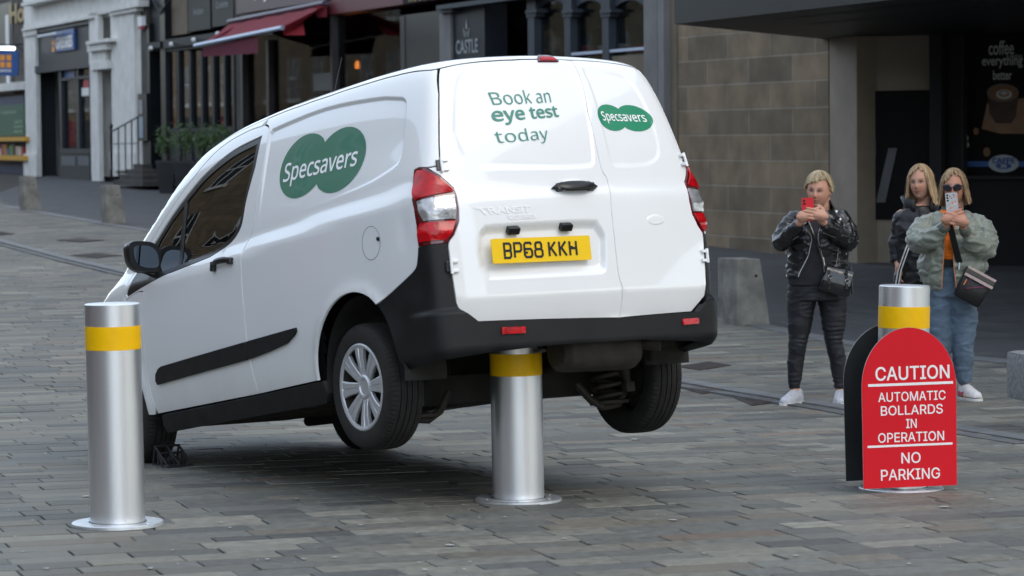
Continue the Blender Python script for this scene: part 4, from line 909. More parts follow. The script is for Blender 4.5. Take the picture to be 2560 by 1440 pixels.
canm = mat('anthracite_cladding', (.013, .014, .016), .45, .2, .08, 1.5, spec=.2); dgrey = mat('grey_post', (.020, .022, .025), .5, 0, .1, 3, spec=.2); vdark = mat('matt_black_panel', (.005, .005, .006), .7, 0, .1, 3, spec=.2)
gold = mat('gold_letters', (.26, .17, .035), .45, .3, .15, 9); pinkm = mat('pink_sticker', (.4, .03, .05), .5, 0, .1, 3)

def brick_mat(name, c1, c2, mortar, bw, bh, mort, scale=1., wear=.25, rough=.85):
    m = bpy.data.materials.new(name); m.use_nodes = True; n = m.node_tree; p = n.nodes['Principled BSDF']; p.inputs['Roughness'].default_value = rough
    uv = n.nodes.new('ShaderNodeUVMap'); br = n.nodes.new('ShaderNodeTexBrick'); br.offset = .5; br.inputs['Scale'].default_value = 1; br.inputs['Color1'].default_value = (*c1, 1); br.inputs['Color2'].default_value = (*c2, 1); br.inputs['Mortar'].default_value = (*mortar, 1)
    br.inputs['Mortar Size'].default_value = mort; br.inputs['Brick Width'].default_value = bw; br.inputs['Row Height'].default_value = bh; br.inputs['Mortar Smooth'].default_value = .2; br.inputs['Bias'].default_value = 0
    n.links.new(uv.outputs[0], br.inputs['Vector']); nz = n.nodes.new('ShaderNodeTexNoise'); nz.inputs['Scale'].default_value = 2.2; nz.inputs['Detail'].default_value = 8; n.links.new(uv.outputs[0], nz.inputs['Vector'])
    mr = n.nodes.new('ShaderNodeMapRange'); mr.inputs['From Min'].default_value = .3; mr.inputs['From Max'].default_value = .7; mr.inputs['To Min'].default_value = 1 - wear; mr.inputs['To Max'].default_value = 1 + wear; n.links.new(nz.outputs[0], mr.inputs[0])
    mx = n.nodes.new('ShaderNodeMix'); mx.data_type = 'RGBA'; mx.blend_type = 'MULTIPLY'; mx.inputs[0].default_value = 1; cb = n.nodes.new('ShaderNodeCombineColor')
    for i in range(3): n.links.new(mr.outputs[0], cb.inputs[i])
    n.links.new(br.outputs[0], mx.inputs[6]); n.links.new(cb.outputs[0], mx.inputs[7]); n.links.new(mx.outputs[2], p.inputs['Base Color'])
    bp = n.nodes.new('ShaderNodeBump'); bp.inputs['Strength'].default_value = .6; bp.inputs['Distance'].default_value = .01; bp.invert = True; n.links.new(br.outputs['Fac'], bp.inputs['Height']); n.links.new(bp.outputs[0], p.inputs['Normal'])
    MATS[name] = m; return m
def uvwall(name, P, u0, u1, h0, h1, d0, d1, m, parent):
    """wall slab whose UV runs in metres along and up the wall"""
    b = MB(); P.box(b, u0, u1, h0, h1, d0, d1, m); o = b.build(name, parent, auto=None); me = o.data; uv = me.uv_layers.new(name='UVMap')
    for lp in me.loops:
        co = np.array(me.vertices[lp.vertex_index].co); r = co - P.a; uv.data[lp.index].uv = (float(r @ P.u) + abs(float(r @ P.n)) * .37, float(co[2]))
    return o
def building(name, label, cat='building', group=None):
    o = empty(name, (0, 0, 0)); return tag(o, label, cat, group)
def pb(name, P, rects, m, parent):
    """rects of (x0,y0,x1,y1,d0,d1) in picture pixels of the facade, as one part"""
    if name in ('shop_frame', 'window_frame', 'mullion', 'black_pier', 'frame', 'upper_panel', 'shelf_edge', 'riser_panel', 'door_panel', 'glazing_bar') and len(rects) > 1: return [pb(name, P, [r], m, parent) for r in rects][0]
    b = MB()
    for r in rects: P.pbox(b, *r, m)
    return b.build(name, parent, auto=None)
def ftext(name, txt, P, x0, y0, x1, y1, d, m, parent, fnt=NOTO, bold=.03):
    u0, h1 = P.at(x0, y0, d); u1, _ = P.at(x1, y0, d); _, h0 = P.at(x0, y1, d); return text_mesh(name, txt, P.M((u0 + u1) / 2, h0, d), u1 - u0, h1 - h0, m, parent, .004, fnt, bold)
def uof(x, y=300, d=0): return PA.at(x, y, d)[0]

# --- far left: old dark stone house
A = building('stone_house', 'dark stone house at the far left beyond the white shopfront', 'house')
uvwall('wall', PA, uof(-420), uof(60), -1, 12, -1.2, -.2, brick_mat('old_rubble', (.055, .048, .042), (.085, .073, .060), (.05, .045, .04), .9, .35, .02, wear=.4), A)
w = pb('window', PA, [(-40, 20, 30, 240, -.25, -.18)], blackp, A); pb('window_frame', PA, [(13, 38, 20, 222, -.18, -.14), (-20, 20, -13, 222, -.18, -.14)], wprint, w); pb('sill', PA, [(-50, 222, 32, 236, -.2, -.05)], sootst, w)
pb('cornice', PA, [(-420, 254, 60, 268, -.2, .12)], cream, A)
ftext('shop_lettering', 'Hot', PA, 22, 12, 72, 62, -.12, gold, A, None, .05)
sh = pb('shopfront', PA, [(-300, 268, 60, 440, -.3, -.18)], mat('deep_blue_paint', (.010, .028, .10), .5, 0, .15, 3), A)
pb('stall_riser', PA, [(-300, 402, 60, 440, -.18, -.12)], mat('deep_blue_paint', (0, 0, 0)), A)
grn = mat('green_board', (.012, .085, .045), .5, 0, .1, 4)
gb = building('green_menu_board', 'green souvenir board with pale lettering on the far left shop', 'board'); pb('board', PA, [(-60, 268, 60, 342, -.18, -.1)], grn, gb)
for k, (t, x0, y0, x1, y1) in enumerate((('TARTAN', 2, 279, 40, 286), ('GIFTS', 36, 302, 56, 309), ('SCARVES', 34, 314, 58, 320), ('KILTS', 36, 326, 56, 332))): ftext('board_lettering', t, PA, x0, y0, x1, y1, -.09, mat('pale_green_print', (.28, .45, .30), .5), gb)
bn = building('display_shelf', 'yellow-edged display shelf of small souvenirs at the far left shop', 'shelf')
pb('shelf_edge', PA, [(-60, 344, 62, 354, -.1, .25), (-60, 388, 62, 399, -.1, .25)], mat('amber_print', (.55, .30, .02), .5), bn)
rs = random.Random(4); sc_ = [(.5, .5, .48), (.3, .02, .02), (.35, .2, .03), (.03, .08, .2), (.08, .2, .05), (.02, .02, .02), (.4, .3, .2)]
for k in range(16):
    x = -55 + k * 7.2; hh = rs.uniform(12, 30); q = pb('souvenir', PA, [(x, 388 - hh, x + rs.uniform(4.5, 6.8), 388, 0, .12)], mat('souvenir_%d' % (k % 7), sc_[k % 7], .5), bn)
# --- hanging blue sign
HS = building('hanging_sign', 'small blue hanging sign with four orange squares on a black bracket', 'sign')
u_, h_ = PA.at(58, 158, .0); Pn = Plane((0, 0), (1, 0)); 
def onplane(px, py, y): d = pray(px, py); return Vector(CAM + d * (y / d[1]))
ys_ = PA.pt(u_, 0, .2).y; q = [onplane(px, py, ys_) for px, py in ((-14, 124), (46, 127), (45, 190), (-14, 188))]
def slab(b, q, t, m): V = list(q) + [p + Vector((0, t, 0)) for p in q]; return b.add(V, [[0, 1, 2, 3], [7, 6, 5, 4]] + [[i, i + 4, (i + 1) % 4 + 4, (i + 1) % 4] for i in range(4)], m)
b = MB(); slab(b, q, .12, blue_s); b.build('panel', HS, auto=None); b = MB()
for x0, y0 in ((0, 137), (16, 137), (0, 155), (16, 155)): slab(b, [onplane(px, py, ys_ - .01) for px, py in ((x0, y0), (x0 + 12, y0), (x0 + 12, y0 + 14), (x0, y0 + 14))], .01, orange)
b.build('orange_squares', HS, auto=None)
Mh = Matrix(((1, 0, 0, 0), (0, 0, -1, ys_ - .012), (0, 1, 0, 0), (0, 0, 0, 1))); pc_ = onplane(13, 180, ys_ - .012); Mh.translation = pc_; text_mesh('sign_lettering', 'GREGGS', Mh, .36, .075, wprint, HS, .004, NOTO, .05)
b = MB(); slab(b, [onplane(px, py, ys_) for px, py in ((-14, 116), (36, 117), (36, 125), (-14, 124))], .1, lamp_w); b.build('strip_light', HS, auto=None)
b = MB(); a_ = onplane(-14, 113, ys_ + .05); e_ = onplane(80, 110, ys_ + .05); b.tube([a_, e_], .018, blackp, 8); b.tube([onplane(40, 112, ys_ + .05), onplane(64, 132, ys_ + .05)], .012, blackp, 8); b.build('bracket', HS)
# --- white painted shop building
Bq = building('white_shop_building', 'white painted shop building with a slate grey bakery shopfront', 'building')
pb('wall', PA, [(60, -700, 350, 32, -.8, .0), (60, 32, 88, 440, -.8, .0), (276, 32, 350, 440, -.8, .0), (222, 32, 246, 440, -.8, .02), (246, 100, 276, 178, -.8, .0)], cream, Bq)
pb('entablature', PA, [(58, -70, 350, 80, -.6, -.01), (56, -60, 350, 8, 0, .22), (52, 8, 350, 16, 0, .34), (58, 62, 350, 72, 0, .16), (54, 72, 230, 78, 0, .24)], cream, Bq)
pb('pilaster', PA, [(60, 76, 88, 443, 0, .12), (57, 78, 90, 92, .12, .18), (58, 385, 90, 444, .12, .16)], cream, Bq)
pb('pilaster', PA, [(222, 34, 244, 105, .02, .16), (214, 104, 270, 112, .02, .34), (217, 112, 266, 130, .02, .26), (222, 130, 262, 160, .02, .14), (224, 158, 270, 176, .02, .22), (225, 176, 244, 452, .02, .14)], cream, Bq)
pb('pilaster', PA, [(276, 30, 334, 420, 0, .12), (270, 14, 346, 30, 0, .26), (273, 30, 340, 40, 0, .2), (274, 380, 336, 425, .12, .15)], cream, Bq)
pb('side_door', PA, [(246, 178, 276, 425, -.6, -.5)], mat('dim_panel_paint', (.30, .31, .32), .6), Bq)
sf = pb('shop_frame', PA, [(88, 178, 94, 442, -.5, 0), (146, 165, 152, 380, -.2, .03), (190, 165, 195, 375, -.2, .02), (146, 196, 224, 203, -.2, .02), (146, 372, 224, 384, -.2, .05)], slate, Bq)
pb('fascia', PA, [(86, 76, 226, 180, -.3, .04)], slate, Bq); pb('fascia_moulding', PA, [(86, 166, 226, 184, .04, .12), (86, 76, 226, 84, .04, .14)], slate, Bq)
pb('stall_riser', PA, [(148, 384, 224, 449, -.3, .02)], slate, Bq); pb('riser_panel', PA, [(153, 390, 188, 414, .02, .035), (195, 390, 222, 414, .02, .035)], mat('pale_slate_paint', (.08, .095, .11), .5), Bq)  # raised panels in a paler slate than the riser around them
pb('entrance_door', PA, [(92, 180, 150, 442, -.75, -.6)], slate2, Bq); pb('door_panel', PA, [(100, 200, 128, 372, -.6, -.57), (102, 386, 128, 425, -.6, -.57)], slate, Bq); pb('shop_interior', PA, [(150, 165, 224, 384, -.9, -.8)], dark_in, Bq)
pb('shop_window', PA, [(152, 168, 222, 378, -.07, -.06)], shopglass, Bq)
pb('price_strip', PA, [(154, 277, 190, 284, -.3, -.28)], mat('pale_blue_strip', (.12, .25, .42), .5), Bq); pb('price_strip', PA, [(195, 283, 224, 291, -.3, -.28)], mat('amber_strip', (.5, .22, .03), .5), Bq)
pb('window_poster', PA, [(154, 170, 186, 196, -.055, -.05)], blue_s, Bq); pb('window_poster', PA, [(208, 200, 222, 220, -.055, -.05)], pinkm, Bq); pb('window_poster', PA, [(204, 220, 222, 240, -.055, -.05)], wprint, Bq)
for k in range(12): 
    x = 156 + (k % 6) * 11; y = 320 + 30 * (k // 6); pb('cake_box', PA, [(x, y - rs.uniform(8, 30), x + 8, y + 5, -.5, -.4)], mat('souvenir_%d' % (k % 7), sc_[k % 7], .5), Bq)
BS = building('bakery_sign', 'blue bakery sign with white capitals and orange squares on the grey fascia', 'sign'); pb('panel', PA, [(130, 80, 184, 131, .05, .12)], blue_s, BS); ftext('sign_lettering', 'GREGGS', PA, 139, 93, 181, 124, .125, wprint, BS, NOTO, .08); pb('orange_squares', PA, [(129, 102, 136, 113, .05, .14), (129, 118, 136, 129, .05, .14)], orange, BS)
TL = building('trough_light', 'slim metal trough light above the grey bakery fascia', 'lamp'); pb('trough', PA, [(92, 88, 140, 94, .25, .4)], alu, TL); pb('arm', PA, [(116, 84, 118, 90, 0, .3)], blackp, TL)
AL = building('alarm_box', 'small white alarm box with a red base on the wall edge', 'alarm'); pb('box', PA, [(343, 42, 354, 66, .05, .15)], wprint, AL); pb('red_base', PA, [(345, 66, 354, 73, .05, .14)], pinkm, AL)
# steps and railing
stp = building('entrance_steps', 'dark stone entrance steps beside the white pilaster', 'steps')
for k in range(4):
    pb('step', PA, [(282 + 17 * k, 449 - 13 * k, 356, 462, .05, .95 - .22 * k)], sootst, stp)
rl = building('iron_railing', 'black iron railing rising beside the entrance steps', 'railing')
b = MB(); d = 1.0
def PP(px, py, d, P=PA): u, h = P.at(px, py, d); return P.pt(u, h, d)
b.tube([PP(277, 330, d), PP(345, 292, d)], .022, blackp, 8); b.tube([PP(278, 360, d), PP(346, 358, d)], .012, blackp, 8); b.build('handrail', rl)
for k, x in enumerate((278, 296, 313, 329, 345)):
    b = MB(); t = (x - 277) / 68; yt = 330 - 38 * t; b.tube([PP(x, yt - (10 if k == 0 else 0), d), PP(x + 1, 455 - 42 * t, d)], .030 if k == 0 else .016, blackp, 8)
    if k == 0: b.lathe([(.0001, .12), (.035, .08), (.05, .03), (.03, 0)], blackp, PP(x, yt - 10, d), (0, 0, 1), 10)
    b.build('post', rl)
# --- black restaurant front
Cq = building('black_restaurant_building', 'black framed restaurant front with tall narrow window panes', 'building')
pb('wall', PA, [(350, -700, 590, -60, -.8, 0), (350, -60, 366, 462, -.8, .02), (585, -60, 600, 480, -.6, 0)], mat('dark_stone', (.06, .056, .05), .85, 0, .2, 3), Cq)
pb('black_pier', PA, [(366, 60, 372, 470, -.6, .05), (398, -60, 410, 470, -.6, .05)], blackp, Cq)
pb('frame', PA, [(366, 108, 400, 124, -.3, .1), (408, 100, 588, 122, -.3, .10), (408, 124, 588, 131, -.3, .03)], slate2, Cq)
pb('doorway', PA, [(372, 124, 398, 470, -1.3, -1.2)], vdark, Cq); pb('door_return', PA, [(372, 124, 398, 130, -1.2, 0)], vdark, Cq)
mull = [(x, 128, x + 5, 480, -.15, .03) for x in (410, 441, 471, 500, 529, 557, 580)] + [(408, 322, 588, 332, -.15, .03)]
pb('mullion', PA, mull, slate2, Cq); 
for k, x in enumerate((415, 446, 476, 505, 534, 562)): pb('window_pane', PA, [(x, 129, x + 25, 322, -.05, -.04)], glass_mat('pane_glass', (.3, .32, .33), .10, .02, 1.4) if k == 0 else MATS['pane_glass'], Cq)
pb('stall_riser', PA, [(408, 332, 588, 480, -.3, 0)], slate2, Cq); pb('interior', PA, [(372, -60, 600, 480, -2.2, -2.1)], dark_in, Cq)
pb('upper_panel', PA, [(412, -60, 466, 92, -.2, -.12)], mat('tan_blind', (.16, .13, .095), .8), Cq); up2 = pb('upper_panel', PA, [(470, -60, 524, 80, -.2, -.06), (529, -60, 582, 68, -.2, -.06)], mat('charcoal_panel', (.018, .019, .021), .5, spec=.2), Cq)
pb('upper_panel', PA, [(366, -60, 398, 106, -.3, -.06)], slate2, Cq)
ftext('panel_lettering', 'Indian', PA, 484, 22, 508, 38, -.05, silv, up2, NOTO, .0); ftext('panel_lettering', 'Cuisine', PA, 541, 5, 570, 22, -.05, silv, up2, NOTO, .0)
b = MB(); b.tube([PP(372, -20, .1), PP(402, 34, .1), PP(438, -20, .1)], .03, slate2, 6); b.build('bracket', Cq)
for x, y in ((377, 121), (428, 111), (484, 100), (544, 85)):
    o = building('spotlight', 'small white spotlight on the black restaurant lintel', 'lamp', 'spotlights along the black lintel'); b = MB(); c = PP(x, y, .22); b.lathe([(.0001, .05), (.05, .04), (.06, -.03), (.0001, -.05)], wprint, c, (-.9, -.3, -.2), 12); b.tube([c, PP(x + 3, y - 2, .05)], .02, blackp, 6); b.build('head', o)
mb_ = building('menu_case', 'tall dark menu case with a pale sheet beside the railing', 'menu case'); pb('case', PA, [(344, 235, 366, 352, .03, .12)], blackp, mb_); pb('sheet', PA, [(346, 292, 356, 345, .12, .13)], mat('pale_sheet', (.25, .32, .38), .5), mb_); pb('sheet', PA, [(346, 250, 355, 285, .12, .13)], silv, mb_)
# --- red restaurant
Dq = building('red_restaurant_building', 'restaurant front with a dark red fascia, big dark windows and a granite pier', 'building')
pb('wall', PA, [(590, -700, 1098, -50, -.8, .0)], mat('dark_stone', (0, 0, 0)), Dq)
pb('fascia', PA, [(590, -60, 816, 36, -.4, .08)], fascm, Dq); pb('fascia', PA, [(816, -60, 1098, 38, -.4, .02)], fascr, Dq); pb('lintel', PA, [(590, 36, 1012, 46, -.4, .0)], blackp, Dq)
fl_ = ftext('fascia_lettering', 'Wylie', PA, 628, -26, 700, 10, .09, wprint, Dq, None, .06)
pb('granite_pier', PA, [(1010, 38, 1098, 620, -.4, .02)], granite, Dq); pb('window_frame', PA, [(598, 46, 604, 520, -.25, .02), (664, 100, 670, 520, -.25, 0), (824, 40, 829, 560, -.25, .02), (1000, 40, 1011, 600, -.25, .03)], mat('bronze_frame', (.05, .045, .045), .45, .3, .1, 4, spec=.2), Dq)
pb('window_pane', PA, [(604, 46, 824, 520, -.12, -.11)], dimglass, Dq); pb('window_pane', PA, [(829, 46, 1000, 600, -.12, -.11)], dimglass, Dq)
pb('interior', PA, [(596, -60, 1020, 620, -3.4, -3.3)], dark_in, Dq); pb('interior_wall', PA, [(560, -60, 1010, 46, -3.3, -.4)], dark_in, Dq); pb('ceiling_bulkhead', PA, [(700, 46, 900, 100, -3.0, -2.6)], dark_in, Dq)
pb('window_sticker', PA, [(784, 185, 826, 228, -.10, -.09)], mat('dim_sticker', (.05, .055, .06), .5), Dq)
for i, (x, y) in enumerate(((856, 198), (891, 163), (690, 195), (676, 228))):
    o = building('pendant_lamp', ('lower glowing pendant bulb inside the restaurant window above the van', 'upper glowing pendant bulb inside the restaurant window above the van', 'faint pendant bulb inside the restaurant, left pane, upper', 'faint pendant bulb inside the restaurant, left pane, lowest')[i], 'lamp', 'pendant bulbs in the restaurant')
    b = MB(); r = .05 if i < 2 else .025; c = PP(x, y, -.9); k_ = r / .05; b.lathe([(.0001, .10 * k_), (.03 * k_, .07 * k_), (.048 * k_, 0), (.035 * k_, -.06 * k_), (.0001, -.08 * k_)], bulb, c, (0, 0, 1), 14); b.build('bulb', o); b = MB(); b.tube([c + Vector((0, 0, .1 * k_)), c + Vector((0, 0, 1.3))], .006, blackp, 5); b.build('flex', o)
ts = building('dark_name_board', 'dark name board with gold capitals at the top edge', 'sign'); pb('panel', PA, [(1006, -60, 1095, 11, .02, .06)], vdark, ts); ftext('board_lettering', 'THAI SEA', PA, 1018, -12, 1088, 6, .07, gold, ts, NOTO, .05)
# awning
aw = building('awning', 'burgundy canvas awning with a pale front bar over the restaurant window', 'awning')
t0, t1 = PP(572, 61, .15), PP(812, 14, .15); f0, f1 = PP(488, 114, 1.15), PP(706, 69, 1.15)
b = MB(); n = 14; V = []
for i in range(n + 1):
    for j in range(5): p = t0.lerp(t1, i / n).lerp(f0.lerp(f1, i / n), j / 4); V.append(p + Vector((0, 0, -.05 * sin(pi * j / 4) + .012 * sin(i * 2.2))))
b.add(V, [[i * 5 + j, (i + 1) * 5 + j, (i + 1) * 5 + j + 1, i * 5 + j + 1] for i in range(n) for j in range(4)], awn, True); b.build('canvas', aw, auto=None)
b = MB(); b.tube([f0, f1], .045, alu, 10); b.build('front_bar', aw); b = MB(); b.tube([t0 + Vector((0, 0, .06)), t1 + Vector((0, 0, .06))], .05, mat('mauve_cassette', (.10, .085, .12), .4, .3, .1, 4), 10); b.build('cassette', aw)
b = MB(); V = []
for i in range(13):
    t = i / 12; p = PP(505 + 140 * t, 119 - 28 * t, 1.10); q_ = PP(507 + 138 * t, 143 - 9 * t, 1.06); V += [p, q_ + Vector((0, 0, .012 * (i % 2)))]
b.add(V, [[2 * i, 2 * i + 2, 2 * i + 3, 2 * i + 1] for i in range(12)], mat('dull_burgundy_canvas', (.13, .016, .036), .85, 0, .1, 3), True); b.build('valance', aw, auto=None)
b = MB(); b.add([t1, f1, PP(709, 88, 1.1), PP(762, 88, .7), PP(758, 52, .6)], [[0, 1, 2, 4], [4, 2, 3]], mat('bright_burgundy_canvas', (.24, .014, .022), .8, 0, .1, 3)); b.build('side_flap', aw, auto=None)
b = MB(); b.tube([PP(804, 22, .1), f1], .02, awn, 6); b.tube([PP(600, 60, .1), f0.lerp(f1, .15)], .02, awn, 6); b.boxc(tuple(PP(806, 30, .0) - Vector((.08, .08, .12))), tuple(PP(806, 30, .2) + Vector((.08, .08, .12))), awn); b.build('folding_arm', aw)
# --- shop with the crown panel
Eq = building('castle_shop_building', 'blue-grey painted shop with slim columns and arched windows above the van', 'building')
pb('wall', PA, [(1098, -700, 1660, -80, -.8, .02), (1098, 34, 1126, 640, -.6, .05), (1608, -90, 1642, 640, -.6, .06)], greyst, Eq)
pb('drainpipe', PA, [(1643, -100, 1658, 640, .02, .12)], greyst, Eq); pb('pier', PA, [(1658, -100, 1690, 640, -.6, .02)], mat('warm_grey_stone', (.15, .125, .09), .85, 0, .15, 2), Eq)
pb('cornice', PA, [(1090, 14, 1335, 25, 0, .22), (1094, 25, 1130, 34, 0, .14), (1090, -90, 1610, -8, -.3, .1)], castp, Eq)
pn = pb('crest_panel', PA, [(1126, 20, 1211, 640, -.4, .0)], castd, Eq); ftext('panel_lettering', 'CASTLE', PA, 1140, 101, 1195, 136, .005, silv, pn, None, .03)
b = MB(); u0, h0 = PA.at(1166, 92, .01); M = PA.M(u0, h0, .01)
for sx in (-1, 1):
    for (x, y, r) in ((.05, .05, .032), (.115, .07, .034), (.085, .02, .028), (.14, .12, .026)): b.add([M @ Vector((sx * x + r * k * cos(t), y + r * k * sin(t) * 1.2, 0)) for k in (.55, 1) for t in np.linspace(0, 2 * pi, 18, endpoint=False)], [[i, (i + 1) % 18, (i + 1) % 18 + 18, i + 18] for i in range(18)], silv)
b.add([M @ Vector(p) for p in ((-.03, .13, 0), (.03, .13, 0), (.045, .19, 0), (.02, .25, 0), (0, .32, 0), (-.02, .25, 0), (-.045, .19, 0))], [list(range(7))], silv)
b.build('crown_emblem', pn, auto=None)
pb('doorway', PA, [(1211, 25, 1318, 640, -1.5, -1.4)], dark_in, Eq); pb('door_leaf', PA, [(1228, 40, 1262, 640, -1.3, -1.25)], mat('brown_door', (.022, .017, .013), .5), Eq)
for x0, x1 in ((1319, 1335), (1410, 1425), (1505, 1521)):
    c = pb('column', PA, [(x0, 40, x1, 640, -.12, .03), (x0 - 6, 26, x1 + 6, 34, -.1, .08), (x0 - 4, 34, x1 + 4, 44, -.1, .05), (x0 - 3, -9, x1 + 3, 26, -.12, .03)], castp, Eq)
def arch(x0, x1):
    u0, hs = PA.at(x0, 45, 0); u1, _ = PA.at(x1, 45, 0); _, ht = PA.at(x0, -10, 0); r = (u1 - u0) / 2; rise = (ht - hs) * .72; b = MB(); V = []
    for k in range(17): a = pi * k / 16; V += [PA.pt((u0 + u1) / 2 - r * cos(a), hs + rise * sin(a), -.05), PA.pt((u0 + u1) / 2 - r * cos(a), ht + .02, -.05), PA.pt((u0 + u1) / 2 - r * cos(a), hs + rise * sin(a), -.2)]
    b.add(V, [[3 * k, 3 * k + 3, 3 * k + 4, 3 * k + 1] for k in range(16)] + [[3 * k, 3 * k + 2, 3 * k + 5, 3 * k + 3] for k in range(16)], castp); return b.build('window_arch', Eq, auto=None)
arch(1335, 1410); arch(1425, 1505); arch(1521, 1608)
for x0, x1 in ((1335, 1410), (1425, 1505), (1521, 1608)): pb('window_pane', PA, [(x0, -8, x1, 640, -.10, -.09)], shopglass, Eq)
pb('interior', PA, [(1325, -90, 1612, 640, -1.6, -1.5)], dark_in, Eq); pb('interior_screen', PA, [(1546, 30, 1606, 120, -1.2, -1.15)], mat('tan_blind', (0, 0, 0)), Eq)
pb('glazing_bar', PA, [(1426, 132, 1610, 139, -.09, .02)], alu, Eq); pb('stone_apron', PA, [(1521, 141, 1610, 640, -.09, -.02)], mat('warm_grey_stone', (0, 0, 0)), Eq)
# golden dangling display
gd = building('gold_display', 'dangling gold and bronze leaf display in the shop window', 'display'); rg = random.Random(8); b = MB()
gm = mat('gold_leaf', (.34, .20, .10), .3, .8, .3, 20)
for k in range(420):
    x = rg.uniform(1340, 1408); y = rg.uniform(52, 150)
    if y < 52 + abs(x - 1354) * .9: continue
    c = PP(x, y, -.25 - rg.random() * .25); w_ = rg.uniform(.008, .02); L = rg.uniform(.03, .09); a = rg.uniform(-.5, .5); u = Vector(PA.u) * w_; 
    b.add([c + u * rg.uniform(.3, 1), c - u, c - u + Vector((a * .03, rg.uniform(-.02, .02), -L)), c + u * .6 + Vector((a * .03, 0, -L))], [[0, 1, 2, 3]], gm)
b.build('leaves', gd, auto=None)
for k in range(12): x = 1440 + k * 13; q = building('red_packet', 'small red and white packet on the shop window shelf', 'packet', 'packets on the shop window shelf') if k in (1, 3, 4, 8, 9, 11) else None; _ = q and pb('box', PA, [(x, 118 - (k % 3) * 4, x + 10, 133, -.5, -.4)], pinkm if k % 2 else wprint, q)
# --- sandstone wall, concrete posts and alcove under the canopy
Fq = building('sandstone_wall', 'wall of brown sandstone blocks under the dark canopy', 'wall')
uA, uB = PA.at(1690, 400)[0], PA.at(2072, 400)[0]
sb_ = brick_mat('brown_sandstone', (.20, .150, .095), (.115, .090, .060), (.22, .19, .145), 1.35, .345, .012, wear=.28)
uvwall('blocks', PA, uA, uB, -.6, 9, -.6, 0, sb_, Fq)
Gq = building('concrete_alcove', 'concrete framed alcove with a black panel right of the sandstone wall', 'alcove')
pb('concrete_post', PA, [(2072, -300, 2140, 720, -.5, .03)], conc, Gq); PA_u = PA.at(2140, 300)[0]
bk = building('sky_block_backing', 'plain dark slab added behind the shopfronts to block the sky', 'wall'); b = MB(); PA.box(b, uof(-420), uB, -1, 11.5, -4.2, -4.0, dark_in); b.build('backing_slab', bk, auto=None); b = MB(); PA.box(b, uof(-420), uB, 11.5, 11.7, -4.2, -.2, dark_in); b.build('roof', bk, auto=None)  # unseen slab and cover, added to keep sky light out of the gaps
pb('upper_slab', PC, [(2142, -300, 2322, 228, -.3, -.02)], conc, Gq); pb('lower_slab', PC, [(2142, 548, 2322, 760, -.3, -.02)], conc, Gq)
bp2 = pb('black_panel', PC, [(2143, 228, 2322, 549, -.3, .0)], vdark, Gq); gm_ = mat('grey_mark', (.10, .105, .11), .6, 0, .1, 4)
pb('square_mark', PC, [(2168, 350, 2189, 393, 0, .01)], gm_, bp2)
b = MB(); V = []
for px, py in ((2221, 370), (2243, 370), (2213, 506), (2190, 506)): u, h = PC.at(px, py, .01); V.append(PC.pt(u, h, .01))
b.add(V, [[0, 1, 2, 3]], gm_); b.build('slash_mark', bp2, auto=None)
Hq = building('cafe_front', 'dark cafe front with a grey post and a poster window at the right edge', 'cafe')
pb('grey_post', PC, [(2322, -400, 2352, 760, -.3, .25)], dgrey, Hq); pb('black_post', PC, [(2352, -400, 2402, 760, -.3, .12)], blackp, Hq); pb('window_frame', PC, [(2402, -400, 2407, 760, -.3, .14), (2402, -20, 2900, 2, -.3, .12), (2407, 440, 2900, 448, -.3, .12)], dgrey, Hq)
pb('lower_panel', PC, [(2407, 448, 2900, 760, -.3, .05)], canm, Hq); pb('wall', PC, [(2860, -400, 3200, 760, -.3, .1)], canm, Hq)
ps = building('coffee_poster', 'dark cafe window poster of a coffee cup with swirling white lettering', 'poster'); pb('sheet', PC, [(2407, 2, 2860, 440, -.1, .0)], vdark, ps)
pwm = mat('dim_white_print', (.42, .44, .43), .6, 0, .1, 5); brn = mat('dim_brown_print', (.19, .10, .05), .6, 0, .2, 5); wood = mat('dim_wood_print', (.24, .145, .085), .6, 0, .2, 5); cupm = mat('dim_cup_print', (.055, .032, .026), .5, 0, .3, 8)
ftext('poster_lettering', 'coffee', PC, 2472, 102, 2535, 138, .005, pwm, ps, None, .02); ftext('poster_lettering', 'everything', PC, 2455, 140, 2557, 172, .005, pwm, ps, None, .03); ftext('poster_lettering', 'better', PC, 2483, 176, 2530, 200, .005, pwm, ps, None, .02); ftext('poster_lettering', 'makes', PC, 2524, 134, 2556, 146, .005, pwm, ps, None, .0)
def pell(b, cx, cy, rx, ry, m, d, a0=0, a1=2 * pi, n=32):
    V = []
    for t in np.linspace(a0, a1, n, endpoint=False): u, h = PC.at(cx + rx * cos(t), cy + ry * sin(t), d); V.append(PC.pt(u, h, d))
    b.add(V, [list(range(n))], m)
def ppoly(b, pts, m, d):
    V = []
    for px, py in pts: u, h = PC.at(px, py, d); V.append(PC.pt(u, h, d))
    b.add(V, [list(range(len(V)))], m)
b = MB(); ppoly(b, [(2468, 258), (2590, 240), (2620, 335), (2500, 334), (2454, 322)], wood, .003); b.build('tray_print', ps, auto=None)
b = MB(); ppoly(b, [(2468, 235), (2546, 235), (2540, 290), (2528, 308), (2490, 308), (2474, 285)], cupm, .006); pell(b, 2507, 232, 40, 23, mat('dim_rim_print', (.12, .105, .10), .5), .008); pell(b, 2508, 233, 34, 19, brn, .010); pell(b, 2510, 236, 20, 12, pwm, .012); pell(b, 2510, 234, 13, 8, brn, .014); pell(b, 2510, 233, 9, 5, pwm, .016); b.build('cup_print', ps, auto=None)
for x, y, r in ((2414, 345, 7), (2418, 362, 5), (2440, 328, 7), (2467, 380, 9)): b = MB(); pell(b, x, y, r, r * 1.3, pwm if x < 2430 else brn, .004, n=14); b.build('glint_print', ps, auto=None)
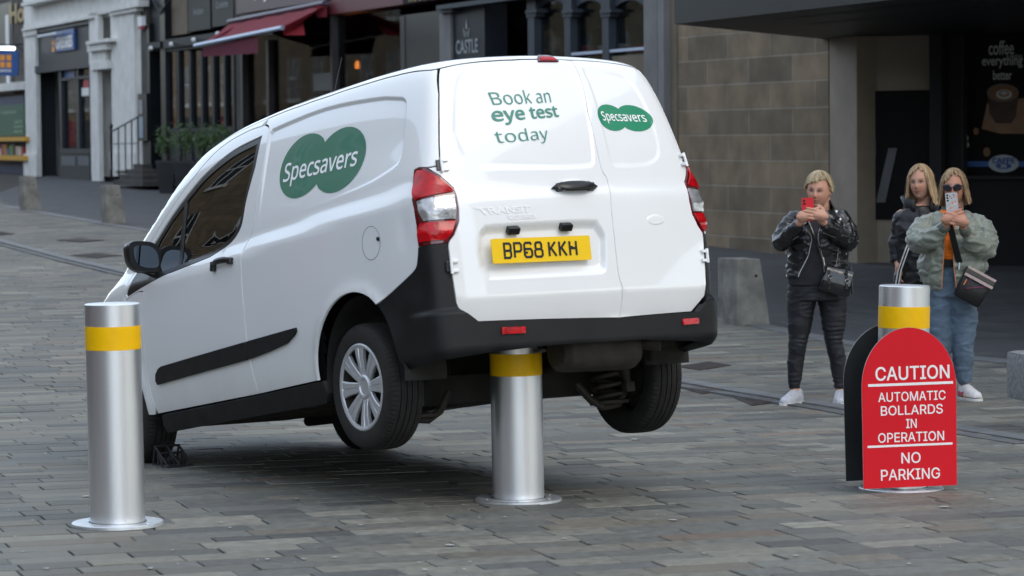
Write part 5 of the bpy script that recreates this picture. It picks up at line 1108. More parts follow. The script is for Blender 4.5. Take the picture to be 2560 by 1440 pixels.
b = MB(); ppoly(b, [(2408, 403), (2475, 403), (2475, 417), (2408, 417)], blue_s, .004); b.build('blue_band', ps, auto=None); b = MB(); ppoly(b, [(2545, 403), (2640, 403), (2640, 417), (2545, 417)], blue_s, .004); b.build('blue_band', ps, auto=None)
b = MB(); pell(b, 2509, 409, 38, 22, mat('dim_oval_print', (.34, .40, .44), .5), .006); pell(b, 2509, 415, 20, 8, blue_s, .010); b.build('oval_badge', ps, auto=None); ftext('badge_lettering', 'CAFFE', PC, 2481, 394, 2537, 409, .012, blue_s, ps, NOTO, .04); ftext('badge_lettering', 'IN', PC, 2502, 410, 2516, 420, .014, pwm, ps, NOTO, .05)
# canopy
Kq = building('canopy', 'dark flat canopy jutting out over the sandstone wall', 'canopy'); Hc = 2.93
pl = [(1.79, 32.7), (4.3, 38.3), (14, 34.5), (10.5, 5.0)]; pl = [(1.79, 32.7), (4.02, 38.35), (16, 35.0), (9.8, 6.8)]
b = MB(); b.add([(x, y, Hc) for x, y in pl] + [(x, y, Hc + .75) for x, y in pl], [[3, 2, 1, 0], [4, 5, 6, 7], [0, 1, 5, 4], [1, 2, 6, 5], [2, 3, 7, 6], [3, 0, 4, 7]], canm); b.build('soffit_and_fascia', Kq, auto=None)
dv = Vector((pl[3][0] - pl[0][0], pl[3][1] - pl[0][1], 0)).normalized()
b = MB()
for k in (1.0, 2.4): a = Vector((pl[0][0], pl[0][1], Hc - .012)) + Vector((.37, .93, 0)) * k; b.add([a + dv * 2, a + dv * 12, a + dv * 12 + Vector((.05, .02, 0)), a + dv * 2 + Vector((.05, .02, 0))], [[0, 1, 2, 3]], dgrey)
b.build('light_channel', Kq, auto=None)
uvwall('upper_wall', PA, uB, uB + 40, Hc + .6, 12, -.6, -.1, sb_, Kq)
# --- potted shrubs
leafm = mat('bay_leaf', (.085, .15, .055), .5, 0, .35, 12); twig = mat('twig', (.06, .045, .03), .9); potm = mat('dark_planter', (.022, .025, .029), .5, 0, .15, 4); soil = mat('soil', (.02, .016, .012), .95)
def shrub(px, py, hpot, w, hf, seed, label):
    c = PP(px, py, 1.0); c.z = gz(c.y); o = empty('potted_shrub', c); tag(o, label, 'potted plant', 'potted shrubs before the black restaurant'); r = random.Random(seed)
    b = MB(); b.loft([[(sx * k, sy * k, z) for sx, sy in ((-.5, -.5), (.5, -.5), (.5, .5), (-.5, .5))] for k, z in ((w * .68, 0), (w, hpot - .06), (w * 1.05, hpot - .06), (w * 1.05, hpot), (w * .95, hpot), (w * .93, hpot - .05))], potm, True, False); b.build('pot', o)
    b = MB(); b.tube([(0, 0, hpot - .06), (.02, .01, hpot + hf * .3), (0, 0, hpot + hf * .7)], [.02, .015, .008], twig, 6)
    for k in range(7): a = r.uniform(0, 2 * pi); b.tube([(0, 0, hpot + hf * .15), (.22 * w * cos(a) * 2, .22 * w * sin(a) * 2, hpot + hf * r.uniform(.5, .9))], [.008, .003], twig, 5)
    b.build('stem', o); b = MB(); n = 0
    while n < 1100:
        p = Vector((r.gauss(0, .30), r.gauss(0, .30), r.gauss(0, .36)))
        if p.length > .95 or noise.noise(p * 2.2 + Vector((seed, 0, 0))) < -.12: continue
        q_ = Vector((p.x * w * .85, p.y * w * .85, hpot + hf * .55 + p.z * hf * .52)); d = Vector((r.gauss(0, 1), r.gauss(0, 1), r.gauss(.5, 1))).normalized(); s = d.orthogonal().normalized(); s.rotate(Matrix.Rotation(r.uniform(0, 6), 3, d)); L = r.uniform(.035, .065); w2 = L * .24
        b.add([q_, q_ + d * L * .5 + s * w2, q_ + d * L, q_ + d * L * .5 - s * w2], [[0, 1, 2, 3]], leafm); n += 1
    b.build('foliage', o, auto=None)
shrub(417, 472, .72, .42, .82, 1, 'leafy shrub in a dark square planter, leftmost of the row by the black restaurant')
shrub(462, 476, .74, .44, .85, 2, 'leafy shrub in a tall dark planter, second from the left of the row')
shrub(508, 480, .74, .44, .80, 3, 'thin dull shrub in a dark planter, third of the row, partly behind the van')
shrub(552, 486, .76, .44, .84, 4, 'leafy shrub in a dark planter nearest the van windscreen')
# --- opposite side of the street, seen only in reflections
Lq = building('sandstone_tenement', 'warm sandstone tenement row across the street', 'building'); PL = Plane((-19.5, 8), (-44, 90))
warm = brick_mat('warm_tenement_stone', (.24, .175, .105), (.19, .14, .085), (.15, .12, .08), .7, .32, .012, wear=.25)
uvwall('wall', PL, -34, 190, -2, 10.0, -1, 0, warm, Lq)
b1, b2, b3 = MB(), MB(), MB()
for i in range(66):
    u = -31 + i * 3.3
    for hh in (3.7, 7.2):
        PL.box(b1, u, u + 1.25, hh, hh + 2.0, -.2, .02, blackp); PL.box(b2, u - .15, u + 1.4, hh - .18, hh, 0, .14, cream)
        for a in (0, .6, 1.2): PL.box(b2, u + a, u + a + .06, hh, hh + 2, 0, .05, wprint)
        PL.box(b2, u, u + 1.25, hh + 1, hh + 1.07, 0, .05, wprint)
    PL.box(b3, u - .2, u + 2.4, .1 if i > 10 else 0, 3.0, 0, .04, slate2 if i % 3 else awn)
b1.build('windows', Lq, auto=None)['kind'] = 'stuff'; b2.build('window_frames', Lq, auto=None)['kind'] = 'stuff'; b3.build('shopfronts', Lq, auto=None)['kind'] = 'stuff'

Mq = building('reflection_terrace', 'unseen stone terrace added behind the camera for darker reflections in the bollards', 'building'); PR = Plane((14.5, 0), (44, -70)); uvwall('wall', PR, 0, 76, -1, 11, -1, 0, warm, Mq)  # out of view; added so the steel bollards reflect darker edges
b1, b2 = MB(), MB()
for i in range(20):
    for hh in (3.9, 7.6): PR.box(b1, 2 + i * 3.5, 3.3 + i * 3.5, hh, hh + 2, -.2, .02, blackp); PR.box(b2, 1.8 + i * 3.5, 3.5 + i * 3.5, hh - .18, hh, 0, .14, cream)
b1.build('windows', Mq, auto=None)['kind'] = 'stuff'; b2.build('sills', Mq, auto=None)['kind'] = 'stuff'
# ------------------------------------------------------------------ three women watching
skin_m = mat('skin', (1, 1, 1), .55, 0, .06, 30, attr='tint', spec=.35)
hair_m = mat('hair', (1, 1, 1), .5, 0, .18, 40, attr='tint', stretch=(9, 9, .6), bump=.4, bscale=18)
def remeshed(name, b, voxel, m, parent, smooth=3, wr=None, auto=None, cut=None, thick=0.):
    me = bpy.data.meshes.new(name); me.from_pydata(b.v, [], b.f); o = bpy.data.objects.new(name, me); S.collection.objects.link(o)
    bm = bmesh.new(); bm.from_mesh(me); bmesh.ops.recalc_face_normals(bm, faces=bm.faces); bm.to_mesh(me); bm.free()
    md = o.modifiers.new('r', 'REMESH'); md.mode = 'VOXEL'; md.voxel_size = voxel
    if smooth: ms = o.modifiers.new('s', 'SMOOTH'); ms.iterations = smooth; ms.factor = .5
    dg = bpy.context.evaluated_depsgraph_get(); dg.update(); nm = bpy.data.meshes.new_from_object(o.evaluated_get(dg)); o.modifiers.clear(); o.data = nm
    nm.materials.clear(); nm.materials.append(m); n = len(nm.vertices); co = np.empty(n * 3); nm.vertices.foreach_get('co', co); co = co.reshape(-1, 3)
    if wr is not None:
        no = np.empty(n * 3); nm.vertices.foreach_get('normal', no); no = no.reshape(-1, 3); co = co + no * np.array([wr(Vector(c)) for c in co])[:, None]; nm.vertices.foreach_set('co', co.ravel())
    if cut is not None:
        bm = bmesh.new(); bm.from_mesh(nm); kill = [f for f in bm.faces if cut(f.calc_center_median())]; bmesh.ops.delete(bm, geom=kill, context='FACES'); bm.to_mesh(nm); bm.free()
        if thick: sm_ = o.modifiers.new('t', 'SOLIDIFY'); sm_.thickness = thick; sm_.offset = -1
    nm.polygons.foreach_set('use_smooth', [True] * len(nm.polygons)); nm.update(); nm.name = name; o.name = name; o.parent = parent; return o
def stack(b, rings, n=28, sq=2.4):
    R2 = []
    for cx, cy, z, rx, ry in rings: R2.append([(cx + rx * abs(cos(t)) ** (2 / sq) * (1 if cos(t) >= 0 else -1), cy + ry * abs(sin(t)) ** (2 / sq) * (1 if sin(t) >= 0 else -1), z) for t in np.linspace(0, 2 * pi, n, endpoint=False)])
    b.loft(R2, skin_m)
def limb(b, pts, rad, n=16):
    P = [Vector(p) for p in pts]; Q, Rr = [], []
    for i in range(len(P) - 1):
        for j in range(6):
            t = j / 6; p0 = P[max(i - 1, 0)]; p1 = P[i]; p2 = P[i + 1]; p3 = P[min(i + 2, len(P) - 1)]
            Q.append(.5 * ((2 * p1) + (-p0 + p2) * t + (2 * p0 - 5 * p1 + 4 * p2 - p3) * t * t + (-p0 + 3 * p1 - 3 * p2 + p3) * t ** 3)); s_ = t * t * (3 - 2 * t); Rr.append(rad[i] * (1 - s_) + rad[i + 1] * s_)
    Q.append(P[-1]); Rr.append(rad[-1])
    d0 = (Q[0] - Q[1]).normalized(); d1 = (Q[-1] - Q[-2]).normalized(); Q = [Q[0] + d0 * rad[0] * .6] + Q + [Q[-1] + d1 * rad[-1] * .6]; Rr = [rad[0] * .5] + Rr + [rad[-1] * .5]
    b.tube(Q, Rr, skin_m, n)
def hand(b, P, f, s, n, L=1.0, tips=None, curl=.35, thumb=1):
    """P palm centre, f finger direction, s from index to little finger, n towards the back of the hand"""
    P, f, s, n = Vector(P), Vector(f).normalized(), Vector(s).normalized(), Vector(n).normalized()
    limb(b, [P - f * .040, P - f * .01, P + f * .035], [.024, .030, .024], 12)
    limb(b, [P - f * .03 - s * .016, P + f * .03 - s * .020], [.020, .018], 10); limb(b, [P - f * .03 + s * .016, P + f * .025 + s * .020], [.019, .016], 10)
    for k, (ln, r) in enumerate(((.068, .0088), (.076, .0090), (.070, .0086), (.054, .0078))):
        ln *= L; a = P + f * .036 + s * ((k - 1.5) * .0195) + n * .004; d1 = (f + n * .12 + s * (k - 1.5) * .05).normalized(); d2 = (f - n * curl + s * (k - 1.5) * .02).normalized(); d3 = (f - n * curl * 2.2).normalized()
        q = [a, a + d1 * ln * .45, a + d1 * ln * .45 + d2 * ln * .32, a + d1 * ln * .45 + d2 * ln * .32 + d3 * ln * .26]; limb(b, q, [r * 1.1, r, r * .95, r * .82], 10)
        if tips is not None: tips.append((q[-1] + d3 * .003, n))
    if thumb:
        a = P - f * .02 - s * .024; q = [a, a - s * .028 + f * .018 - n * .010, a - s * .040 + f * .045 - n * .014]; limb(b, q, [.014, .011, .0090], 10)
        if tips is not None: tips.append((q[-1], n))
HX, HY, HZ = .073, .094, .117
def head(b, M, ears=True):
    nu, nv = 72, 56; rings = []
    for j in range(nv + 1):
        ph = -pi / 2 + pi * j / nv; ring = []
        for i in range(nu):
            th = 2 * pi * i / nu; x, y, z = cos(ph) * sin(th), -cos(ph) * cos(th), sin(ph); fr_ = max(0, -y); u, v = x, z
            X = x * HX; Y = y * HY; Z = z * HZ
            if z < 0: k = (-z) ** 1.6; X *= 1 - .17 * k; Y *= 1 - .10 * k; Y -= .022 * k * (1 if y < 0 else -.3)
            if z > 0 and y > 0: Y *= 1.06
            g = lambda a, c, wa, wc: math.exp(-((u - a) / wa) ** 2 - ((v - c) / wc) ** 2)
            d = 0
            if y < 0:
                d += .021 * g(0, -.20, .13, .12) + .012 * g(0, -.02, .09, .16) - .010 * (g(.40, .07, .18, .11) + g(-.40, .07, .18, .11)) + .005 * (g(.36, .24, .30, .07) + g(-.36, .24, .30, .07)) + .006 * g(0, -.46, .24, .06) - .004 * g(0, -.475, .26, .02) + .005 * g(0, -.55, .18, .05) + .009 * g(0, -.82, .28, .14) + .005 * (g(.5, -.25, .25, .22) + g(-.5, -.25, .25, .22)) - .004 * g(0, -.66, .25, .06) + .004 * (g(.4, .07, .1, .04) + g(-.4, .07, .1, .04))
            Y -= d * 1.0; ring.append(M @ Vector((X, Y, Z)))
        rings.append(ring)
    b.loft(rings, skin_m)
    if ears:
        for sx in (-1, 1): b.loft([[M @ Vector((sx * (HX + dx), .012 + .016 * k * cos(t), -.008 + .030 * k * sin(t))) for t in np.linspace(0, 2 * pi, 12, endpoint=False)] for dx, k in ((-.012, .6), (.003, 1), (.010, .8))], skin_m)
def paint(o, M, skin, brow, lip, tips=(), nail=None, shades=False, eyec=(.05, .05, .06)):
    me = o.data; n = len(me.vertices); co = np.empty(n * 3); me.vertices.foreach_get('co', co); co = co.reshape(-1, 3); Mi = np.array(M.inverted()); h = co @ Mi[:3, :3].T + Mi[:3, 3]
    C_ = np.tile(np.array(skin), (n, 1)); u = h[:, 0] / HX; v = h[:, 2] / HZ; f = (h[:, 1] < -.03) & (np.abs(h[:, 0]) < .08) & (np.abs(h[:, 2]) < .13)
    mixc = lambda mask, c, w: C_.__setitem__(slice(None), C_ * (1 - (mask * w)[:, None]) + np.array(c) * (mask * w)[:, None])
    G2 = lambda a, c, wa, wc: f * np.exp(-((u - a) / wa) ** 2 - ((v - c) / wc) ** 2)
    mixc(np.clip(G2(.45, -.28, .25, .18) + G2(-.45, -.28, .25, .18) + .8 * G2(0, -.22, .14, .1), 0, 1), (skin[0] * 1.0, skin[1] * .72, skin[2] * .68), .55)
    mixc(np.clip(G2(.36, .255, .24, .045) + G2(-.36, .255, .24, .045), 0, 1), brow, .9)
    mixc(np.clip(1.2 * G2(0, -.475, .27, .055), 0, 1), lip, .95); mixc(np.clip(1.2 * G2(0, -.478, .24, .015), 0, 1), (.12, .03, .03), .7)
    if not shades:
        for s_ in (-.38, .38):
            mixc(np.clip(1.6 * G2(s_, .080, .21, .075), 0, 1), (.10, .04, .03), .9); mixc(f * (np.abs(u - s_) < .13) * (np.abs(v - .065) < .030), (.38, .36, .34), .9)
            mixc(f * (np.hypot((u - s_) * .62, v - .068) < .045), eyec, .95); mixc(f * (np.abs(u - s_) < .18) * (np.abs(v - .105) < .018), (.05, .03, .025), .85)
    for t, nn in tips:
        d = np.linalg.norm(co - np.array(t), axis=1); C_[d < .0085] = nail
    ca = me.color_attributes.new('tint', 'FLOAT_COLOR', 'POINT'); a = np.ones((n, 4), np.float32); a[:, :3] = C_; ca.data.foreach_set('color', a.ravel())
def hair(M, parent, c1, c2, zlen, fringe, part=0., thick=.018, seed=1, open_=(48, 66), vol=1.0, tuck=1.0, short=False):
    nt, nz_ = 150, 44; V, Cc = [], []; rng = random.Random(seed); ph = [rng.random() * 6 for _ in range(4)]
    for layer in (0, 1):
        for i in range(nt):
            th = 2 * pi * i / nt; a = abs((th + pi) % (2 * pi) - pi); ad = math.degrees(a); k = min(1, max(0, (ad - open_[0]) / (open_[1] - open_[0]))); k = k * k * (3 - 2 * k)
            fx = fringe + (.16 if short else .10) * sin(th * 1.0 + .5) + .05 * sin(th * 17 + ph[0]) + .03 * sin(th * 41 + ph[1]) + (0 if short else .30 * max(0, 1 - abs(ad - (9 if sin(th) > 0 else -9)) / open_[0]) - .12); zl = zlen + .07 * sin(th * 23 + ph[2]) + .05 * sin(th * 51 + ph[3]) + .10 * sin(th * 2 + ph[1])
            vend = fx * (1 - k) + zl * k + .07 * noise.noise(Vector((sin(th) * 3, cos(th) * 3, seed)))
            for j in range(nz_):
                t = j / (nz_ - 1); v = 1.0 + (vend - 1.0) * t
                vv = max(-1, min(1, v)); cr = sqrt(max(0, 1 - vv * vv)) if v > 0 else 1 - .10 * min(1, -v) * (0 if zlen < -1.1 else 1)
                th_ = thick * (1 if layer else .25) * (1 - .45 * (1 - k)) * (.75 + .5 * t if k > .5 else 1)
                rx, ry = HX + th_, HY + th_
                if short: rx -= .008 * min(1, max(0, .5 - v)); ry += .006 * max(0, v)
                if v < 0 and k > .3: rx += (.012 + .014 * (sin(th) > 0) * noise.noise(Vector((th * 2, seed, 0))) + .006) * vol * min(1, -v); ry += .004 * vol
                if v < -.9: rx -= (-v - .9) * .012 * tuck
                st = .0035 * sin(th * 37 + 3 * sin(v * 2 + ph[0]) + ph[1]) + .002 * sin(th * 83 + v * 4) + .002 * sin(th * 19 + v * 7 + ph[3])
                rx += st; ry += st; top = (HZ + th_ + .006) if v > .0 else HZ
                x, y, z = rx * cr * sin(th), -ry * cr * cos(th) + .004, v * top
                if v < 0 and y > 0: y *= 1 - .12 * min(1, -v)
                V.append(M @ Vector((x + part * .0, y, z))); w = .5 + .5 * sin(th * 29 + 2 * sin(v * 3) + ph[2]) * (.6 + noise.noise(Vector((th * 4, v * 2, seed)))); w = w * .6 + .4 * (.5 + .5 * sin(th * 67 + v * 5)); w *= .55 + .45 * t if not short else 1
                Cc.append([c1[q] * (1 - w) + c2[q] * w for q in range(3)])
    Fc = []
    for L in (0, 1):
        o = L * nt * nz_
        for i in range(nt):
            for j in range(nz_ - 1): i2 = (i + 1) % nt; Fc.append([o + i * nz_ + j, o + i2 * nz_ + j, o + i2 * nz_ + j + 1, o + i * nz_ + j + 1])
    o = nt * nz_
    for i in range(nt): i2 = (i + 1) % nt; e = nz_ - 1; Fc.append([i * nz_ + e, i2 * nz_ + e, o + i2 * nz_ + e, o + i * nz_ + e])
    # loose strands lying over the shell
    for q_ in range(420 if not short else 520):
        i = rng.randrange(nt); ja = rng.randint(0, nz_ - (16 if not short else 12)); ln = rng.randint(10, 26); jb = min(nz_ - 1, ja + ln); base = nt * nz_ + i * nz_; lift = rng.uniform(.001, .008) * (1.8 if short else 1); dx_ = Vector((rng.uniform(-.012, .012), rng.uniform(-.010, .010), 0)); w_ = rng.uniform(.0009, .0022); o = len(V); cc_ = [c1[z] * (1 - .8) + c2[z] * .8 for z in range(3)] if rng.random() < .6 else list(c1); ctr = M.to_translation()
        for j in range(ja, jb + 1, 2):
            t = (j - ja) / max(1, jb - ja); p = V[base + j]; n_ = (p - ctr); n_.z *= .2; n_ = n_.normalized(); tv = Vector((-n_.y, n_.x, 0)); p2 = p + n_ * (lift * (.3 + t)) + dx_ * t * t + Vector((0, 0, -.010 * t * t * (jb == nz_ - 1)))
            V.append(p2 - tv * w_ * (1.2 - t)); V.append(p2 + tv * w_ * (1.2 - t)); Cc += [cc_, cc_]
        for r_ in range((len(V) - o) // 2 - 1): Fc.append([o + 2 * r_, o + 2 * r_ + 1, o + 2 * r_ + 3, o + 2 * r_ + 2])
    me = bpy.data.meshes.new('hair'); me.from_pydata(V, [], Fc); me.materials.append(hair_m); ca = me.color_attributes.new('tint', 'FLOAT_COLOR', 'POINT'); a_ = np.ones((len(V), 4), np.float32); a_[:, :3] = Cc; ca.data.foreach_set('color', a_.ravel())
    me.polygons.foreach_set('use_smooth', [True] * len(Fc)); me.update(); o = bpy.data.objects.new('hair', me); S.collection.objects.link(o); o.parent = parent; return o
def headM(x, y, z, yaw, pitch=0., roll=0., sc_=1.): return Matrix.Translation((x, y, z)) @ Matrix.Rotation(-radians(yaw), 4, 'Z') @ Matrix.Rotation(radians(pitch), 4, 'X') @ Matrix.Rotation(radians(roll), 4, 'Y') @ Matrix.Scale(sc_, 4)
def nz3(p, k, a): return a * noise.noise(Vector((p.x * k[0], p.y * k[1], p.z * k[2])))
def rdg(p, k, a, w=3.): n_ = noise.noise(Vector((p.x * k[0] + 3, p.y * k[1], p.z * k[2]))); return a * (1 - min(1, abs(n_) * w)) ** 2
def shoe(b, ank, d, L=.245, w=.042, h=.085, m=None, z0=.0):
    d = Vector((d[0], d[1], 0)).normalized(); s = Vector((-d.y, d.x, 0)); a = Vector(ank); rings = []
    for t, ww, hh in ((-.075, .55, .70), (-.060, .80, .95), (-.02, .92, 1.0), (.04, .95, .82), (.09, 1.04, .58), (.13, 1.0, .46), (.155, .72, .36), (.167, .35, .22)):
        c = a + d * t * L / .245; rings.append([Vector((c.x, c.y, z0)) + s * w * ww * abs(cos(q)) ** .8 * (1 if cos(q) > 0 else -1) + Vector((0, 0, h * hh * max(0, sin(q)) ** .8 + .004)) for q in np.linspace(-.25, pi + .25, 14)])
    b.loft(rings, m, True)
def sole(b, ank, d, L=.245, w=.045, t=.02, m=None):
    d = Vector((d[0], d[1], 0)).normalized(); s = Vector((-d.y, d.x, 0)); a = Vector((ank[0], ank[1], 0)); pts = [(-.08, .5), (-.065, .85), (-.02, .95), (.04, .95), (.09, 1.08), (.135, 1.0), (.16, .7), (.172, .3)]; R_1 = [a + d * x * L / .245 + s * w * y for x, y in pts] + [a + d * x * L / .245 - s * w * y for x, y in pts[::-1]]
    b.loft([[p for p in R_1], [p + Vector((0, 0, t)) for p in R_1]], m, True, False)
leather = mat('black_leather', (.007, .008, .010), .30, 0, .25, 14, bump=.5, bscale=22, coat=.25, rvar=.1); tee = mat('charcoal_tee', (.014, .015, .019), .85, 0, .1, 20); jegg = mat('waxed_black_denim', (.009, .010, .014), .55, 0, .12, 14, bump=.2, bscale=60)
silver = mat('silver_zip', (.5, .5, .48), .3, 1., .1, 40); glit = mat('silver_glitter_knit', (.42, .44, .48), .6, .2, .45, 160, bump=.4, bscale=200); solem = mat('white_sole', (.6, .6, .58), .6, 0, .1, 20)
khaki = mat('sage_nylon', (.18, .20, .165), .36, 0, .10, 8, bump=.3, bscale=16, sheen=.2, rvar=.08); rib = mat('sage_rib', (.105, .118, .098), .8, 0, .1, 60); orng = mat('orange_lace', (.80, .18, .01), .8, 0, .35, 55, bump=.5, bscale=60); denim = mat('washed_denim', (.085, .125, .175), .8, 0, .35, 7, bump=.3, bscale=120)
puff = mat('black_puffer_nylon', (.0055, .006, .008), .45, 0, .15, 12, bump=.3, bscale=18); phr = mat('red_phone_case', (.60, .008, .018), .4, 0, .02, 5); lensb = mat('camera_lens', (.01, .01, .012), .1, 0, 0, 5); phc = mat('clear_daisy_case', (.42, .42, .43), .3, 0, .2, 60)
SK = (.50, .27, .19)
def anchor(depth, cx):
    d = pray(cx, 900); p = CAM + d * (depth / d[1]); return Vector((p[0], depth, gz(depth)))
# ---- woman with short blonde hair, leather jacket, red phone
a1 = anchor(20.05, 2045); W1 = empty('person', a1); tag(W1, 'woman with short blonde hair and black leather jacket holding up a red phone', 'person', 'women photographing the van')
s1 = 374.; X1_ = lambda px: (px - 2045) / s1; Z1_ = lambda py: (345 + (CAMH - gz(20.05)) * s1 - py) / s1
hm = headM(X1_(2047), -.03, Z1_(483), 20, 7, 3, 1.0); b = MB(); head(b, hm)
limb(b, [(X1_(2056), .0, Z1_(498)), (X1_(2056), .01, Z1_(530)), (X1_(2050), .02, Z1_(560))], [.056, .054, .07])
stack(b, [(0, 0, .70, .13, .10), (0, 0, .90, .13, .10), (0, 0, 1.15, .15, .10), (0, 0, 1.27, .12, .08), (0, 0, 1.30, .05, .05)])
sh = ((-.150, .01, 1.255), (.165, .01, 1.255)); el = ((-.262, -.10, 1.085), (.200, -.10, 1.085)); wr_ = ((-.150, -.325, 1.225), (-.002, -.330, 1.232))
for k in (0, 1): limb(b, [sh[k], el[k], wr_[k]], [.045, .035, .024])
limb(b, [wr_[0], Vector(wr_[0]) + Vector((.018, -.02, .03))], [.026, .026]); limb(b, [wr_[1], Vector(wr_[1]) + Vector((-.02, -.02, .03))], [.026, .026])
hand(b, (-.122, -.365, 1.270), (1, -.05, .22), (.18, .0, -1), (-.1, -1, 0), 1.0, None, .18, 0); hand(b, (-.020, -.375, 1.272), (-1, -.05, .20), (-.20, 0, -1), (.1, -1, 0), 1.0, None, .18, 1)
for sg_, kx, ax_, cx_ in ((-1, -.136, -.156, -.150), (1, .107, .147, .135)): limb(b, [(sg_ * .10, 0, .72), (sg_ * .115, 0, .55), (kx, 0, .41), (cx_, .01, .27), (ax_, .01, .10), (ax_, -.02, .05)], [.08, .065, .05, .042, .03, .028])
bd = remeshed('body', b, .0045, skin_m, W1, 2); paint(bd, hm, SK, (.16, .10, .06), (.36, .12, .10))
hair(hm, W1, (.20, .14, .08), (.72, .60, .38), -.04, .50, seed=3, thick=.020, open_=(66, 92), short=True)
b = MB(); limb(b, [(-.105, 0, .74), (-.122, -.005, .55), (-.136, -.01, .415), (-.150, .005, .28), (-.158, .01, .115)], [.102, .084, .061, .057, .038], 22); limb(b, [(.095, 0, .74), (.103, -.005, .55), (.107, -.01, .415), (.135, .005, .28), (.148, .01, .115)], [.102, .083, .059, .056, .038], 22)
stack(b, [(-.003, 0, .70, .185, .125), (-.003, .01, .78, .198, .14), (0, 0, .86, .185, .13), (0, 0, .90, .175, .12)])
def wrl(p): 
    k = math.exp(-((p.z - .42) / .10) ** 2) + math.exp(-((p.z - .14) / .07) ** 2) + .6 * math.exp(-((p.z - .68) / .08) ** 2); return k * .003 * sin(p.z * 190 + 7 * noise.noise(p * 5)) * (.5 + noise.noise(p * 9)) + nz3(p, (7, 7, 14), .004) + rdg(p, (8, 8, 18), .004)
remeshed('trousers', b, .007, jegg, W1, 4, wrl)
b = MB(); stack(b, [(-.01, -.012, .80, .188, .138), (-.01, -.015, .90, .190, .142), (-.005, -.018, 1.05, .185, .150), (0, -.018, 1.15, .178, .150), (0, 0, 1.26, .13, .10), (0, .01, 1.29, .07, .07)]); remeshed('tee_shirt', b, .008, tee, W1, 4, lambda p: nz3(p, (9, 9, 20), .005))
# open jacket
def edgeL(z): return float(np.interp(z, [.84, .88, 1.0, 1.12, 1.20, 1.30], [-.150, -.140, -.078, -.052, -.105, -.07]))
def edgeR(z): return float(np.interp(z, [.84, .88, 1.0, 1.12, 1.20, 1.30], [.030, .03, .012, -.015, .0, .05]))
b = MB(); stack(b, [(-.003, 0, .845, .213, .162), (-.003, 0, .95, .205, .158), (0, -.005, 1.08, .205, .165), (0, -.005, 1.16, .200, .160), (0, .005, 1.25, .165, .120), (0, .01, 1.30, .10, .085)])
limb(b, [(-.135, .01, 1.25), (-.215, -.03, 1.16), el[0], (-.215, -.20, 1.13), (-.160, -.300, 1.205)], [.068, .064, .056, .052, .043], 20); limb(b, [(.140, .01, 1.25), (.190, -.03, 1.17), (el[1][0], el[1][1], el[1][2]), (.115, -.21, 1.14), (.018, -.300, 1.212)], [.070, .066, .060, .054, .044], 20)
jk = remeshed('leather_jacket', b, .007, leather, W1, 3, lambda p: nz3(p, (10, 10, 18), .007) + rdg(p, (9, 9, 16), .007) - rdg(p + Vector((4, 2, 1)), (13, 11, 20), .005), cut=lambda c: (c.y < -.05 and c.y > -.19 and edgeL(c.z) < c.x < edgeR(c.z) and c.z < 1.34) or c.z < .852 or c.y < -.335, thick=.006)
b = MB()
for sx in (-1, 1):
    b.loft([[(sx * .045 + .0, -.065, 1.235), (sx * .095, -.07, 1.26), (sx * .115, -.045, 1.31)], [(sx * .075, .0, 1.285), (sx * .115, -.03, 1.315), (sx * .085, -.04, 1.365)], [(sx * .05, .07, 1.30), (sx * .06, .085, 1.33), (sx * .05, .075, 1.375)], [(0, .085, 1.30), (0, .10, 1.33), (0, .09, 1.38)]], leather, False, True, False)
    b.add([(sx * .04, -.13, 1.19), (sx * .105, -.12, 1.25), (sx * .12, -.10, 1.20), (sx * .075, -.165, 1.10)], [[0, 1, 2, 3]], leather)
cl = b.build('collar', jk, auto=None); sm_ = cl.modifiers.new('t', 'SOLIDIFY'); sm_.thickness = .008
b = MB(); 
for fn in (edgeL, edgeR): b.tube([(fn(z), -.162 - .006, z) for z in np.linspace(.86, 1.18, 14)], .0035, silver, 6)
b.build('zip', jk)
for pts in ([(-.185, -.262, 1.165), (-.205, -.245, 1.10)], [(-.155, -.295, 1.135), (-.205, -.24, 1.10)], [(.045, -.325, 1.185), (.098, -.262, 1.125)], [(.01, -.30, 1.155), (.098, -.262, 1.120)], [(.135, -.165, .965), (.165, -.14, .965)], [(.10, -.165, .90), (.12, -.17, 1.02)]): b = MB(); b.tube(pts, .003, silver, 6); b.build('cuff_zip', jk)
for p in ((.142, -.098, 1.238), (.118, -.085, 1.29)): b = MB(); b.lathe([(.0001, .004), (.007, .003), (.008, 0)], silver, p, (.1, -1, .2), 10); b.build('press_stud', jk)
b = MB(); b.tube([(-.115, -.165, 1.225), (-.10, -.17, 1.21), (-.09, -.165, 1.225)], .003, silver, 6); b.tube([(.060, -.06, 1.32), (.045, -.155, 1.235), (.02, -.16, 1.20)], .0022, silver, 6); b.build('necklace', W1)
for ank, d in (((-.156, .0, 0), (-.62, -.9)), ((.148, .0, 0), (-.12, -1))):
    b = MB(); shoe(b, ank, d, .24, .044, .092, glit, .012); sh_ = b.build('shoe', W1, auto=None); b = MB(); sole(b, ank, d, .245, .046, .018, solem); b.build('sole', sh_, auto=None)
